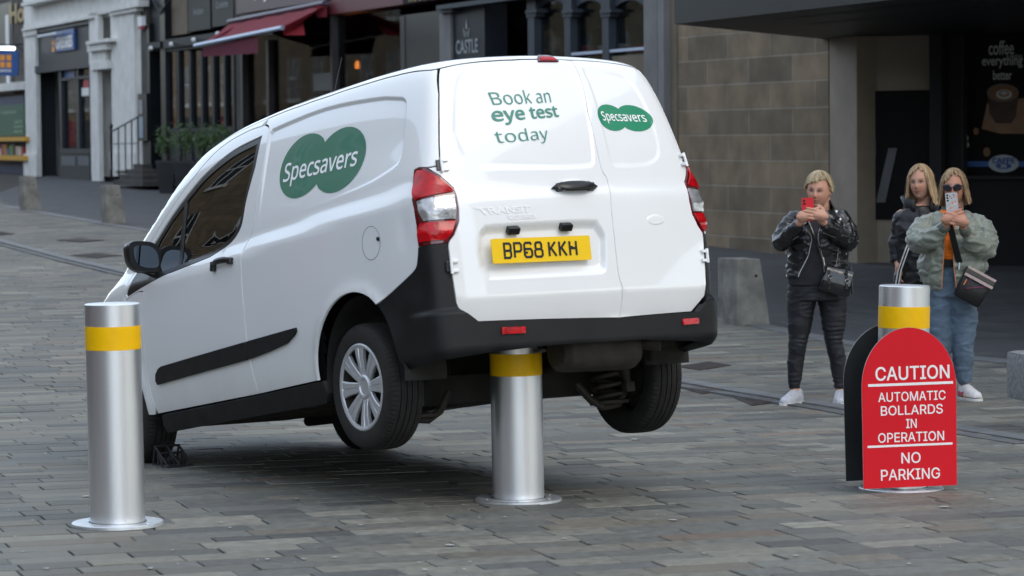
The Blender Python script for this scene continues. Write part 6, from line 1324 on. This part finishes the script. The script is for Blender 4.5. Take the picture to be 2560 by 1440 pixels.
# red phone
def phone(name, label, w, h, M, mc, lenses, cat='phone'):
    o = empty(name, M.to_translation()); tag(o, label, cat); M0 = M.to_3x3().to_4x4(); b = MB(); b.prism(rrect(w, h, .010), M0, .009, mc); bo = b.build('case', o)
    for x, y, r in lenses: c = MB(); c.lathe([(.0001, .0125), (r * .7, .0125), (r, .0105), (r, .008)], lensb, M0 @ Vector((x, y, 0)), M0.to_3x3() @ Vector((0, 0, 1)), 16); c.build('camera_lens', o)
    return o
def pM(x, y, z, tilt=0., yaw=0.): return Matrix.Translation((x, y, z)) @ Matrix.Rotation(radians(yaw), 4, 'Z') @ Matrix.Rotation(radians(tilt), 4, 'Y') @ Matrix(((1, 0, 0, 0), (0, 0, -1, 0), (0, 1, 0, 0), (0, 0, 0, 1)))
ph = phone('phone', 'bright red phone held up by the woman in the leather jacket', .078, .155, Matrix.Translation(a1) @ pM(-.098, -.355, 1.312, -3, -6), phr, ((-.022, .060, .0085), (-.022, .040, .0085)))
# her bag
def bag1():
    c = a1 + Vector((.105, -.185, .83)); o = empty('handbag', c); tag(o, 'glossy black leather handbag with silver buckles at the hip of the blonde woman', 'bag')
    gl_ = mat('patent_black', (.008, .008, .010), .2, 0, .2, 20, coat=.5, bump=.4, bscale=25); R3 = Matrix.Rotation(.28, 3, 'Y')
    b = MB(); V = []
    for z, w, d in ((-.085, .098, .045), (-.07, .108, .052), (0, .10, .055), (.06, .088, .045), (.085, .08, .03)): V.append([R3 @ Vector((w * abs(cos(t)) ** .45 * (1 if cos(t) > 0 else -1), d * abs(sin(t)) ** .6 * (1 if sin(t) > 0 else -1), z)) for t in np.linspace(0, 2 * pi, 28, endpoint=False)])
    b.loft(V, gl_); b.build('bag_body', o, auto=60)
    b = MB(); b.loft([[R3 @ Vector((x, y, z)) for x in np.linspace(-.088, .088, 9)] for y, z in ((.0, .093), (-.045, .088), (-.060, .05), (-.064, -.01))], gl_, False, True, False); b.build('flap', o, auto=None)
    for x in (-.055, .06): b = MB(); b.boxc((x - .009, -.072, -.05), (x + .009, -.060, .08), gl_, .003); b.build('buckle_strap', o); b = MB(); b.tube([R3 @ Vector((x + .014 * cos(t), -.074, .02 + .014 * sin(t))) for t in np.linspace(0, 2 * pi, 12)], .003, silver, 6); b.build('buckle', o)
    b = MB(); b.tube([(-.085, -.01, .10), (-.11, .0, .20), (-.155, .03, .33), (-.20, .10, .46)], [.006, .008, .009, .009], leather, 8); b.build('shoulder_strap', o)
    b = MB(); b.tube([(-.082, -.03, .10), (-.092, -.03, .16)], .006, silver, 6); b.build('clip', o); b = MB(); b.tube([(.09, -.03, .10), (.095, -.035, .02), (.10, -.035, -.08)], .007, leather, 6); b.build('tassel', o)
bag1()
# ---- woman in khaki bomber with sunglasses
a3 = anchor(20.28, 2375); W3 = empty('person', a3); tag(W3, 'woman in sage bomber jacket, orange top, jeans and sunglasses photographing with a phone', 'person', 'women photographing the van')
s3 = 7500 / 20.28; X3 = lambda px: (px - 2375) / s3; Z3 = lambda py: (345 + (CAMH - gz(20.28)) * s3 - py) / s3
hm = headM(X3(2384), -.03, Z3(478), 14, 4, -2, .98); b = MB(); head(b, hm); limb(b, [(X3(2390), 0, Z3(500)), (X3(2392), .01, Z3(530)), (X3(2388), .02, Z3(560))], [.05, .05, .06])
stack(b, [(.02, 0, .70, .13, .10), (.02, 0, .90, .13, .10), (.02, 0, 1.15, .15, .10), (.02, 0, 1.24, .12, .08), (.02, 0, 1.28, .05, .05)])
tips = []; w0 = (-.078, -.31, 1.175); w1 = (.050, -.32, 1.165)
limb(b, [(-.14, .01, 1.22), (-.22, -.10, 1.07), w0], [.045, .035, .025]); limb(b, [(.18, .01, 1.22), (.21, -.10, 1.03), w1], [.045, .035, .025])
limb(b, [w0, (-.062, -.345, 1.215)], [.025, .024]); limb(b, [w1, (.028, -.35, 1.21)], [.025, .024])
hand(b, (-.060, -.370, 1.240), (.9, -.05, .30), (.28, .0, -1), (-.15, -1, 0), .92, tips, .22, 0); hand(b, (.020, -.375, 1.220), (-.9, -.05, .25), (-.25, 0, -1), (.1, -1, 0), .92, tips, .22, 1)
for sg_ in (-1, 1): limb(b, [(.02 + sg_ * .09, 0, .72), (.02 + sg_ * .09, 0, .55), (.02 + sg_ * .085, 0, .40), (.02 + sg_ * .085, .01, .25), (.02 + sg_ * .085, .01, .08)], [.07, .06, .05, .042, .03])
bd = remeshed('body', b, .0045, skin_m, W3, 2); paint(bd, hm, (.44, .22, .15), (.14, .09, .06), (.34, .10, .09), tips, (.75, .03, .06), True)
hair(hm, W3, (.12, .066, .030), (.56, .40, .23), -1.02, .56, seed=5, thick=.020, open_=(50, 66), vol=1.6, tuck=.4)
b = MB(); limb(b, [(-.068, 0, .74), (-.072, 0, .55), (-.07, -.01, .40), (-.07, .005, .25), (-.068, .01, .11)], [.105, .090, .076, .070, .060], 22); limb(b, [(.082, 0, .74), (.092, 0, .55), (.088, -.01, .40), (.090, .005, .25), (.098, .01, .13)], [.108, .094, .078, .066, .054], 22)
stack(b, [(.008, 0, .70, .170, .12), (.008, .01, .80, .172, .13), (.008, 0, .88, .155, .12), (.008, 0, .93, .15, .115)]); remeshed('jeans', b, .008, denim, W3, 4, lambda p: nz3(p, (8, 8, 16), .007) + rdg(p, (8, 8, 15), .006) - rdg(p + Vector((5, 1, 0)), (9, 9, 20), .004) + .0005 * sin(p.z * 110 + 12 * noise.noise(p * 4)) * (p.z < .5))
b = MB(); stack(b, [(-.01, -.01, .955, .150, .125), (-.01, -.02, 1.05, .150, .135), (0, -.02, 1.15, .155, .135), (.01, 0, 1.24, .12, .09), (.015, .01, 1.29, .07, .06)]); remeshed('orange_top', b, .008, orng, W3, 3, lambda p: nz3(p, (30, 30, 30), .003))
b = MB(); stack(b, [(-.005, -.006, .905, .158, .128), (-.005, -.006, .955, .156, .130)]); b.build('belt', W3).data.materials[0] = blackpl
def eL3(z): return float(np.interp(z, [.74, .90, 1.11, 1.2, 1.28], [-.085, -.075, -.060, -.045, -.02]))
def eR3(z): return float(np.interp(z, [.74, .90, 1.11, 1.2, 1.28], [.02, .0, -.008, .015, .04]))
b = MB(); stack(b, [(-.0, 0, .745, .158, .135), (.01, 0, .80, .205, .165), (.015, 0, .90, .228, .185), (.02, -.005, 1.05, .225, .18), (.02, 0, 1.15, .215, .165), (.02, .005, 1.22, .17, .125), (.02, .01, 1.27, .10, .085)])
limb(b, [(-.13, .0, 1.205), (-.19, -.03, 1.15), (-.225, -.09, 1.085), (-.165, -.20, 1.105), (-.088, -.285, 1.165)], [.072, .080, .086, .070, .040], 22); limb(b, [(.17, .0, 1.205), (.215, -.03, 1.13), (.215, -.09, 1.035), (.135, -.20, 1.08), (.060, -.290, 1.150)], [.074, .084, .090, .074, .042], 22)
bj = remeshed('bomber_jacket', b, .008, khaki, W3, 3, lambda p: nz3(p, (6, 6, 8), .016) + rdg(p, (7, 7, 13), .012) - rdg(p + Vector((4, 2, 1)), (10, 10, 17), .010) + rdg(p + Vector((9, 2, 1)), (18, 16, 26), .004), cut=lambda c: (c.y < -.05 and c.y > -.225 and eL3(c.z) < c.x < eR3(c.z)) or c.z < .752 or c.y < -.315, thick=.010)
b = MB(); stack(b, [(.018, .012, 1.245, .085, .075), (.018, .015, 1.315, .068, .060)]); c_ = b.build('rib_collar', bj); c_.data.materials[0] = rib
for q in ([(-.096, -.275, 1.160), (-.074, -.315, 1.185)], [(.066, -.285, 1.145), (.046, -.322, 1.172)]): b = MB(); limb(b, q, [.040, .036]); c_ = b.build('rib_cuff', bj); c_.data.materials[0] = rib
b = MB()
for k, fn in enumerate((eL3, eR3)): b.tube([(fn(z), -.188 + .03 * max(0, z - 1.1) * 3, z) for z in np.linspace(.765, 1.2, 14)], .0035, mat('orange_piping', (.50, .20, .10), .6), 6)
b.build('zip_piping', bj)
# sunglasses
b = MB(); dk = mat('dark_lens', (.008, .006, .012), .06, 0, 0, 5, coat=.6)
for sx in (-1, 1): b.loft([[hm @ Vector((sx * .034 + .030 * k * abs(cos(t)) ** .8 * (1 if cos(t) > 0 else -1), -.108 + .006 * abs(sx * .034 + .03 * cos(t)) / .06 + dy, .007 + (.024 * k) * abs(sin(t)) ** .8 * (1 if sin(t) > 0 else -1) + .004 * cos(t) * sx)) for t in np.linspace(0, 2 * pi, 20, endpoint=False)] for k, dy in ((.85, -.004), (1.0, 0), (1.0, .006))], dk, True)
b.tube([hm @ Vector((-.01, -.112, .014)), hm @ Vector((.01, -.112, .014))], .003, dk, 6)
for sx in (-1, 1): b.tube([hm @ Vector((sx * .064, -.100, .016)), hm @ Vector((sx * .078, -.06, .014)), hm @ Vector((sx * .078, .01, .010))], .003, dk, 6)
b.build('sunglasses', W3)
b = MB(); b.tube([hm @ Vector((.078, .005 + .018 * cos(t), -.06 + .024 * sin(t))) for t in np.linspace(0, 2 * pi, 16)], .0018, lensb, 6); b.build('hoop_earring', W3)
for k, (ank, d) in enumerate((((-.068, .0, 0), (-.3, -1)), ((.112, -.01, 0), (.35, -1)))):
    b = MB(); shoe(b, ank, d, .25, .044, .088, mat('white_trainer_mesh', (.62, .60, .60), .6, 0, .08, 30), .022); sh_ = b.build('trainer', W3, auto=None); b = MB(); sole(b, ank, d, .255, .048, .020, solem); b.build('sole', sh_, auto=None)
    dd = Vector((d[0], d[1], 0)).normalized(); ss_ = Vector((-dd.y, dd.x, 0))
    for (t0_, t1_, z0_, z1_, m_) in ((-.06, .03, .030, .058, mat('crimson_panel', (.35, .015, .06), .5)), (.03, .10, .030, .05, mat('yellow_panel', (.75, .42, .02), .5)), (-.05, .02, .020, .030, blackpl)):
        b = MB()
        for sx in (1, -1): a_ = Vector((ank[0], ank[1], 0)); b.add([a_ + dd * t0_ + ss_ * sx * .043 + Vector((0, 0, z0_)), a_ + dd * t1_ + ss_ * sx * .047 + Vector((0, 0, z0_)), a_ + dd * t1_ + ss_ * sx * .040 + Vector((0, 0, z1_)), a_ + dd * t0_ + ss_ * sx * .036 + Vector((0, 0, z1_))], [[0, 1, 2, 3]], m_)
        b.build('shoe_panel', sh_, auto=None)
ph3 = phone('phone', 'phone in a clear daisy-patterned case held by the woman in sunglasses', .080, .162, Matrix.Translation(a3) @ pM(-.036, -.352, 1.330, -5, -8), phc, ((-.026, .066, .007), (-.026, .048, .007), (-.026, .030, .007), (-.010, .058, .004)))
M0 = pM(0, 0, 0, -5, -8)
for x, y, r, m_ in ((.02, .055, .006, orng), (.005, .01, .006, orng), (.025, .02, .005, orng), (-.01, -.02, .006, orng), (.015, .065, .005, blue_s), (.0, .045, .004, blue_s)): b = MB(); b.lathe([(.0001, .0102), (r, .0100)], m_, M0 @ Vector((x, y, 0)), M0.to_3x3() @ Vector((0, 0, 1)), 12); b.build('flower_print', ph3, auto=None)
def bag3():
    c = a3 + Vector((.128, -.20, .772)); o = empty('handbag', c); tag(o, 'black bag with a striped woven trim and wide strap on the woman in jeans', 'bag'); bm_ = mat('matt_black_leather', (.010, .010, .011), .5, 0, .2, 16, bump=.2, bscale=50); R3 = Matrix.Rotation(.50, 3, 'Y') @ Matrix.Scale(.86, 3)
    b = MB(); V = [[R3 @ Vector((w * abs(cos(t)) ** .45 * (1 if cos(t) > 0 else -1) + .0, d * abs(sin(t)) ** .6 * (1 if sin(t) > 0 else -1), z)) for t in np.linspace(0, 2 * pi, 28, endpoint=False)] for z, w, d in ((-.125, .095, .03), (-.11, .112, .048), (0, .118, .052), (.10, .122, .030), (.118, .122, .012))]
    b.loft(V, bm_); b.build('bag_body', o, auto=60)
    b = MB(); b.loft([[R3 @ Vector((x, y, z)) for x in np.linspace(-.123, .123, 9)] for y, z in ((.02, .124), (-.035, .122), (-.056, .10), (-.060, .055))], bm_, False, True, False); fl = b.build('flap', o, auto=None)
    wv = mat('pale_pink_braid', (.80, .62, .58), .7, 0, .1, 20)
    for yy, zz_ in ((-.040, .121), (-.061, .062)):
        b = MB()
        for k in range(24): x = -.118 + .0102 * k; b.add([R3 @ Vector((x + q[0], yy - .004 - .004 * q[2], zz_ + q[1])) for q in ((0, -.011, 0), (.0062, -.011, 0), (.0085, .011, 1), (.0022, .011, 1))], [[0, 1, 2, 3]], wv)
        b.build('striped_trim', fl, auto=None)
    b = MB(); b.tube([R3 @ Vector((-.085, -.062, .03)), R3 @ Vector((-.085, -.062, -.02))], .003, mat('orange_zip', (.8, .25, .03), .5), 6); b.build('zip_pull', o); b = MB(); b.tube([R3 @ Vector(q) for q in ((-.06, -.060, .045), (-.055, -.062, -.035), (.07, -.060, .045))], .0022, mat('magenta_line', (.25, .01, .10), .5), 6); b.build('edge_line', o)
    b = MB(); st = [(-.09, .02, .165), (-.125, -.02, .28), (-.165, -.06, .42), (-.18, -.03, .50)]; w = Vector((.021, 0, .004)); b.add([Vector(p) + w * k for p in st for k in (-1, 1)], [[0, 1, 3, 2], [2, 3, 5, 4], [4, 5, 7, 6]], blackpl); b.build('shoulder_strap', o, auto=None); b = MB(); b.tube([(-.09, .02, .165), (-.095, .0, .12)], .006, silver, 6); b.build('clip', o)
bag3()
# ---- woman in the black padded coat
a2 = anchor(20.95, 2300); W2 = empty('person', a2); tag(W2, 'woman with blonde bob in a black padded coat standing behind the woman in sunglasses', 'person', 'women photographing the van')
s2 = 7500 / 20.95; X2 = lambda px: (px - 2300) / s2; Z2 = lambda py: (345 + (CAMH - gz(20.95)) * s2 - py) / s2
hm = headM(X2(2302), -.02, Z2(466), 26, 2, -3, 1.0); b = MB(); head(b, hm); limb(b, [(X2(2310), 0, Z2(490)), (X2(2312), .01, Z2(520)), (X2(2306), .02, Z2(550))], [.05, .05, .06])
stack(b, [(0, 0, .70, .13, .10), (0, 0, .95, .13, .10), (0, 0, 1.18, .15, .10), (0, 0, 1.28, .10, .07), (0, 0, 1.32, .05, .05)])
limb(b, [(-.12, .01, 1.25), (-.165, .02, 1.05), (-.160, -.05, .90)], [.045, .035, .025]); hand(b, (-.152, -.075, .855), (.15, -.1, -1), (.0, -1, .0), (-1, 0, 0), .9, None, .5, 1)
limb(b, [(.14, .01, 1.25), (.18, .02, 1.03), (.17, -.05, .88)], [.045, .035, .025]); hand(b, (.17, -.075, .83), (-.1, -.1, -1), (.0, -1, .0), (1, 0, 0), .9, None, .5, 1)
for sg_ in (-1, 1): limb(b, [(sg_ * .09, 0, .72), (sg_ * .09, 0, .40), (sg_ * .09, .01, .08)], [.07, .05, .03])
bd = remeshed('body', b, .0045, skin_m, W2, 2); paint(bd, hm, (.45, .25, .175), (.17, .11, .07), (.33, .10, .10))
hair(hm, W2, (.24, .15, .075), (.62, .46, .27), -1.20, .60, seed=9, thick=.019, open_=(44, 66), vol=1.0, tuck=.6)
b = MB(); 
for sg_ in (-1, 1): limb(b, [(sg_ * .09, 0, .74), (sg_ * .09, 0, .42), (sg_ * .09, .01, .12)], [.10, .068, .048], 18)
remeshed('trousers', b, .009, jegg, W2, 3)
for sg_ in (-1, 1): b = MB(); shoe(b, (sg_ * .09, 0, 0), (-.2, -1), .24, .044, .08, blackpl, .0); b.build('shoe', W2, auto=None)
b = MB(); stack(b, [(.01, 0, .62, .19, .15), (.01, 0, .80, .185, .145), (.01, 0, 1.0, .18, .14), (.01, 0, 1.15, .185, .14), (.01, .0, 1.24, .16, .115), (.01, .01, 1.30, .10, .08)])
limb(b, [(-.115, .0, 1.225), (-.155, .02, 1.06), (-.163, -.02, .92)], [.062, .056, .046], 20); limb(b, [(.135, .0, 1.225), (.175, .02, 1.05), (.18, -.02, .90)], [.062, .056, .046], 20)
ct = remeshed('padded_coat', b, .008, puff, W2, 3, lambda p: .006 * abs(sin(p.z * 26 + .8 * noise.noise(p * 5))) ** .6 - .003 + nz3(p, (9, 9, 12), .010) + rdg(p, (9, 9, 15), .007))
b = MB(); V = []
for z, rx, ry in ((1.26, .11, .10), (1.31, .10, .095), (1.37, .125, .105)): V.append([(.0 + rx * sin(t) + .01, .01 - ry * cos(t), z + .02 * cos(t * 1) * (-1) * (z > 1.3)) for t in np.linspace(.45, 2 * pi - .45, 26)])
b.loft(V, puff, False, True, False); c_ = b.build('collar', ct, auto=None); sm_ = c_.modifiers.new('t', 'SOLIDIFY'); sm_.thickness = .02
b = MB(); b.tube([(.0, -.150, .66), (.0, -.150, 1.0), (-.01, -.135, 1.20), (-.02, -.115, 1.28)], .004, blackpl, 6); b.build('zip', ct)
bg2 = empty('handbag', a2 + Vector((-.175, -.12, .70))); tag(bg2, 'small black bag on a black and white striped strap, held by the woman behind', 'bag')
b = MB(); b.box((0, 0, 0), (.16, .08, .13), leather, None, .03, True); b.build('bag_body', bg2); b = MB(); P_ = [Vector(p) for p in ((.0, 0, .06), (.015, -.02, .16), (.06, -.05, .30), (.11, -.04, .42), (.15, -.01, .52))]
for m_, w, o_ in ((blackpl, .017, 0), (wprint, .0045, -.010), (wprint, .0045, .010)): b.add([p + Vector((w * k + o_, -.001 * (o_ != 0) - .002 * (o_ != 0), .0)) for p in P_ for k in (-1, 1)], [[2 * i, 2 * i + 1, 2 * i + 3, 2 * i + 2] for i in range(4)], m_)
b.build('striped_strap', bg2, auto=None)
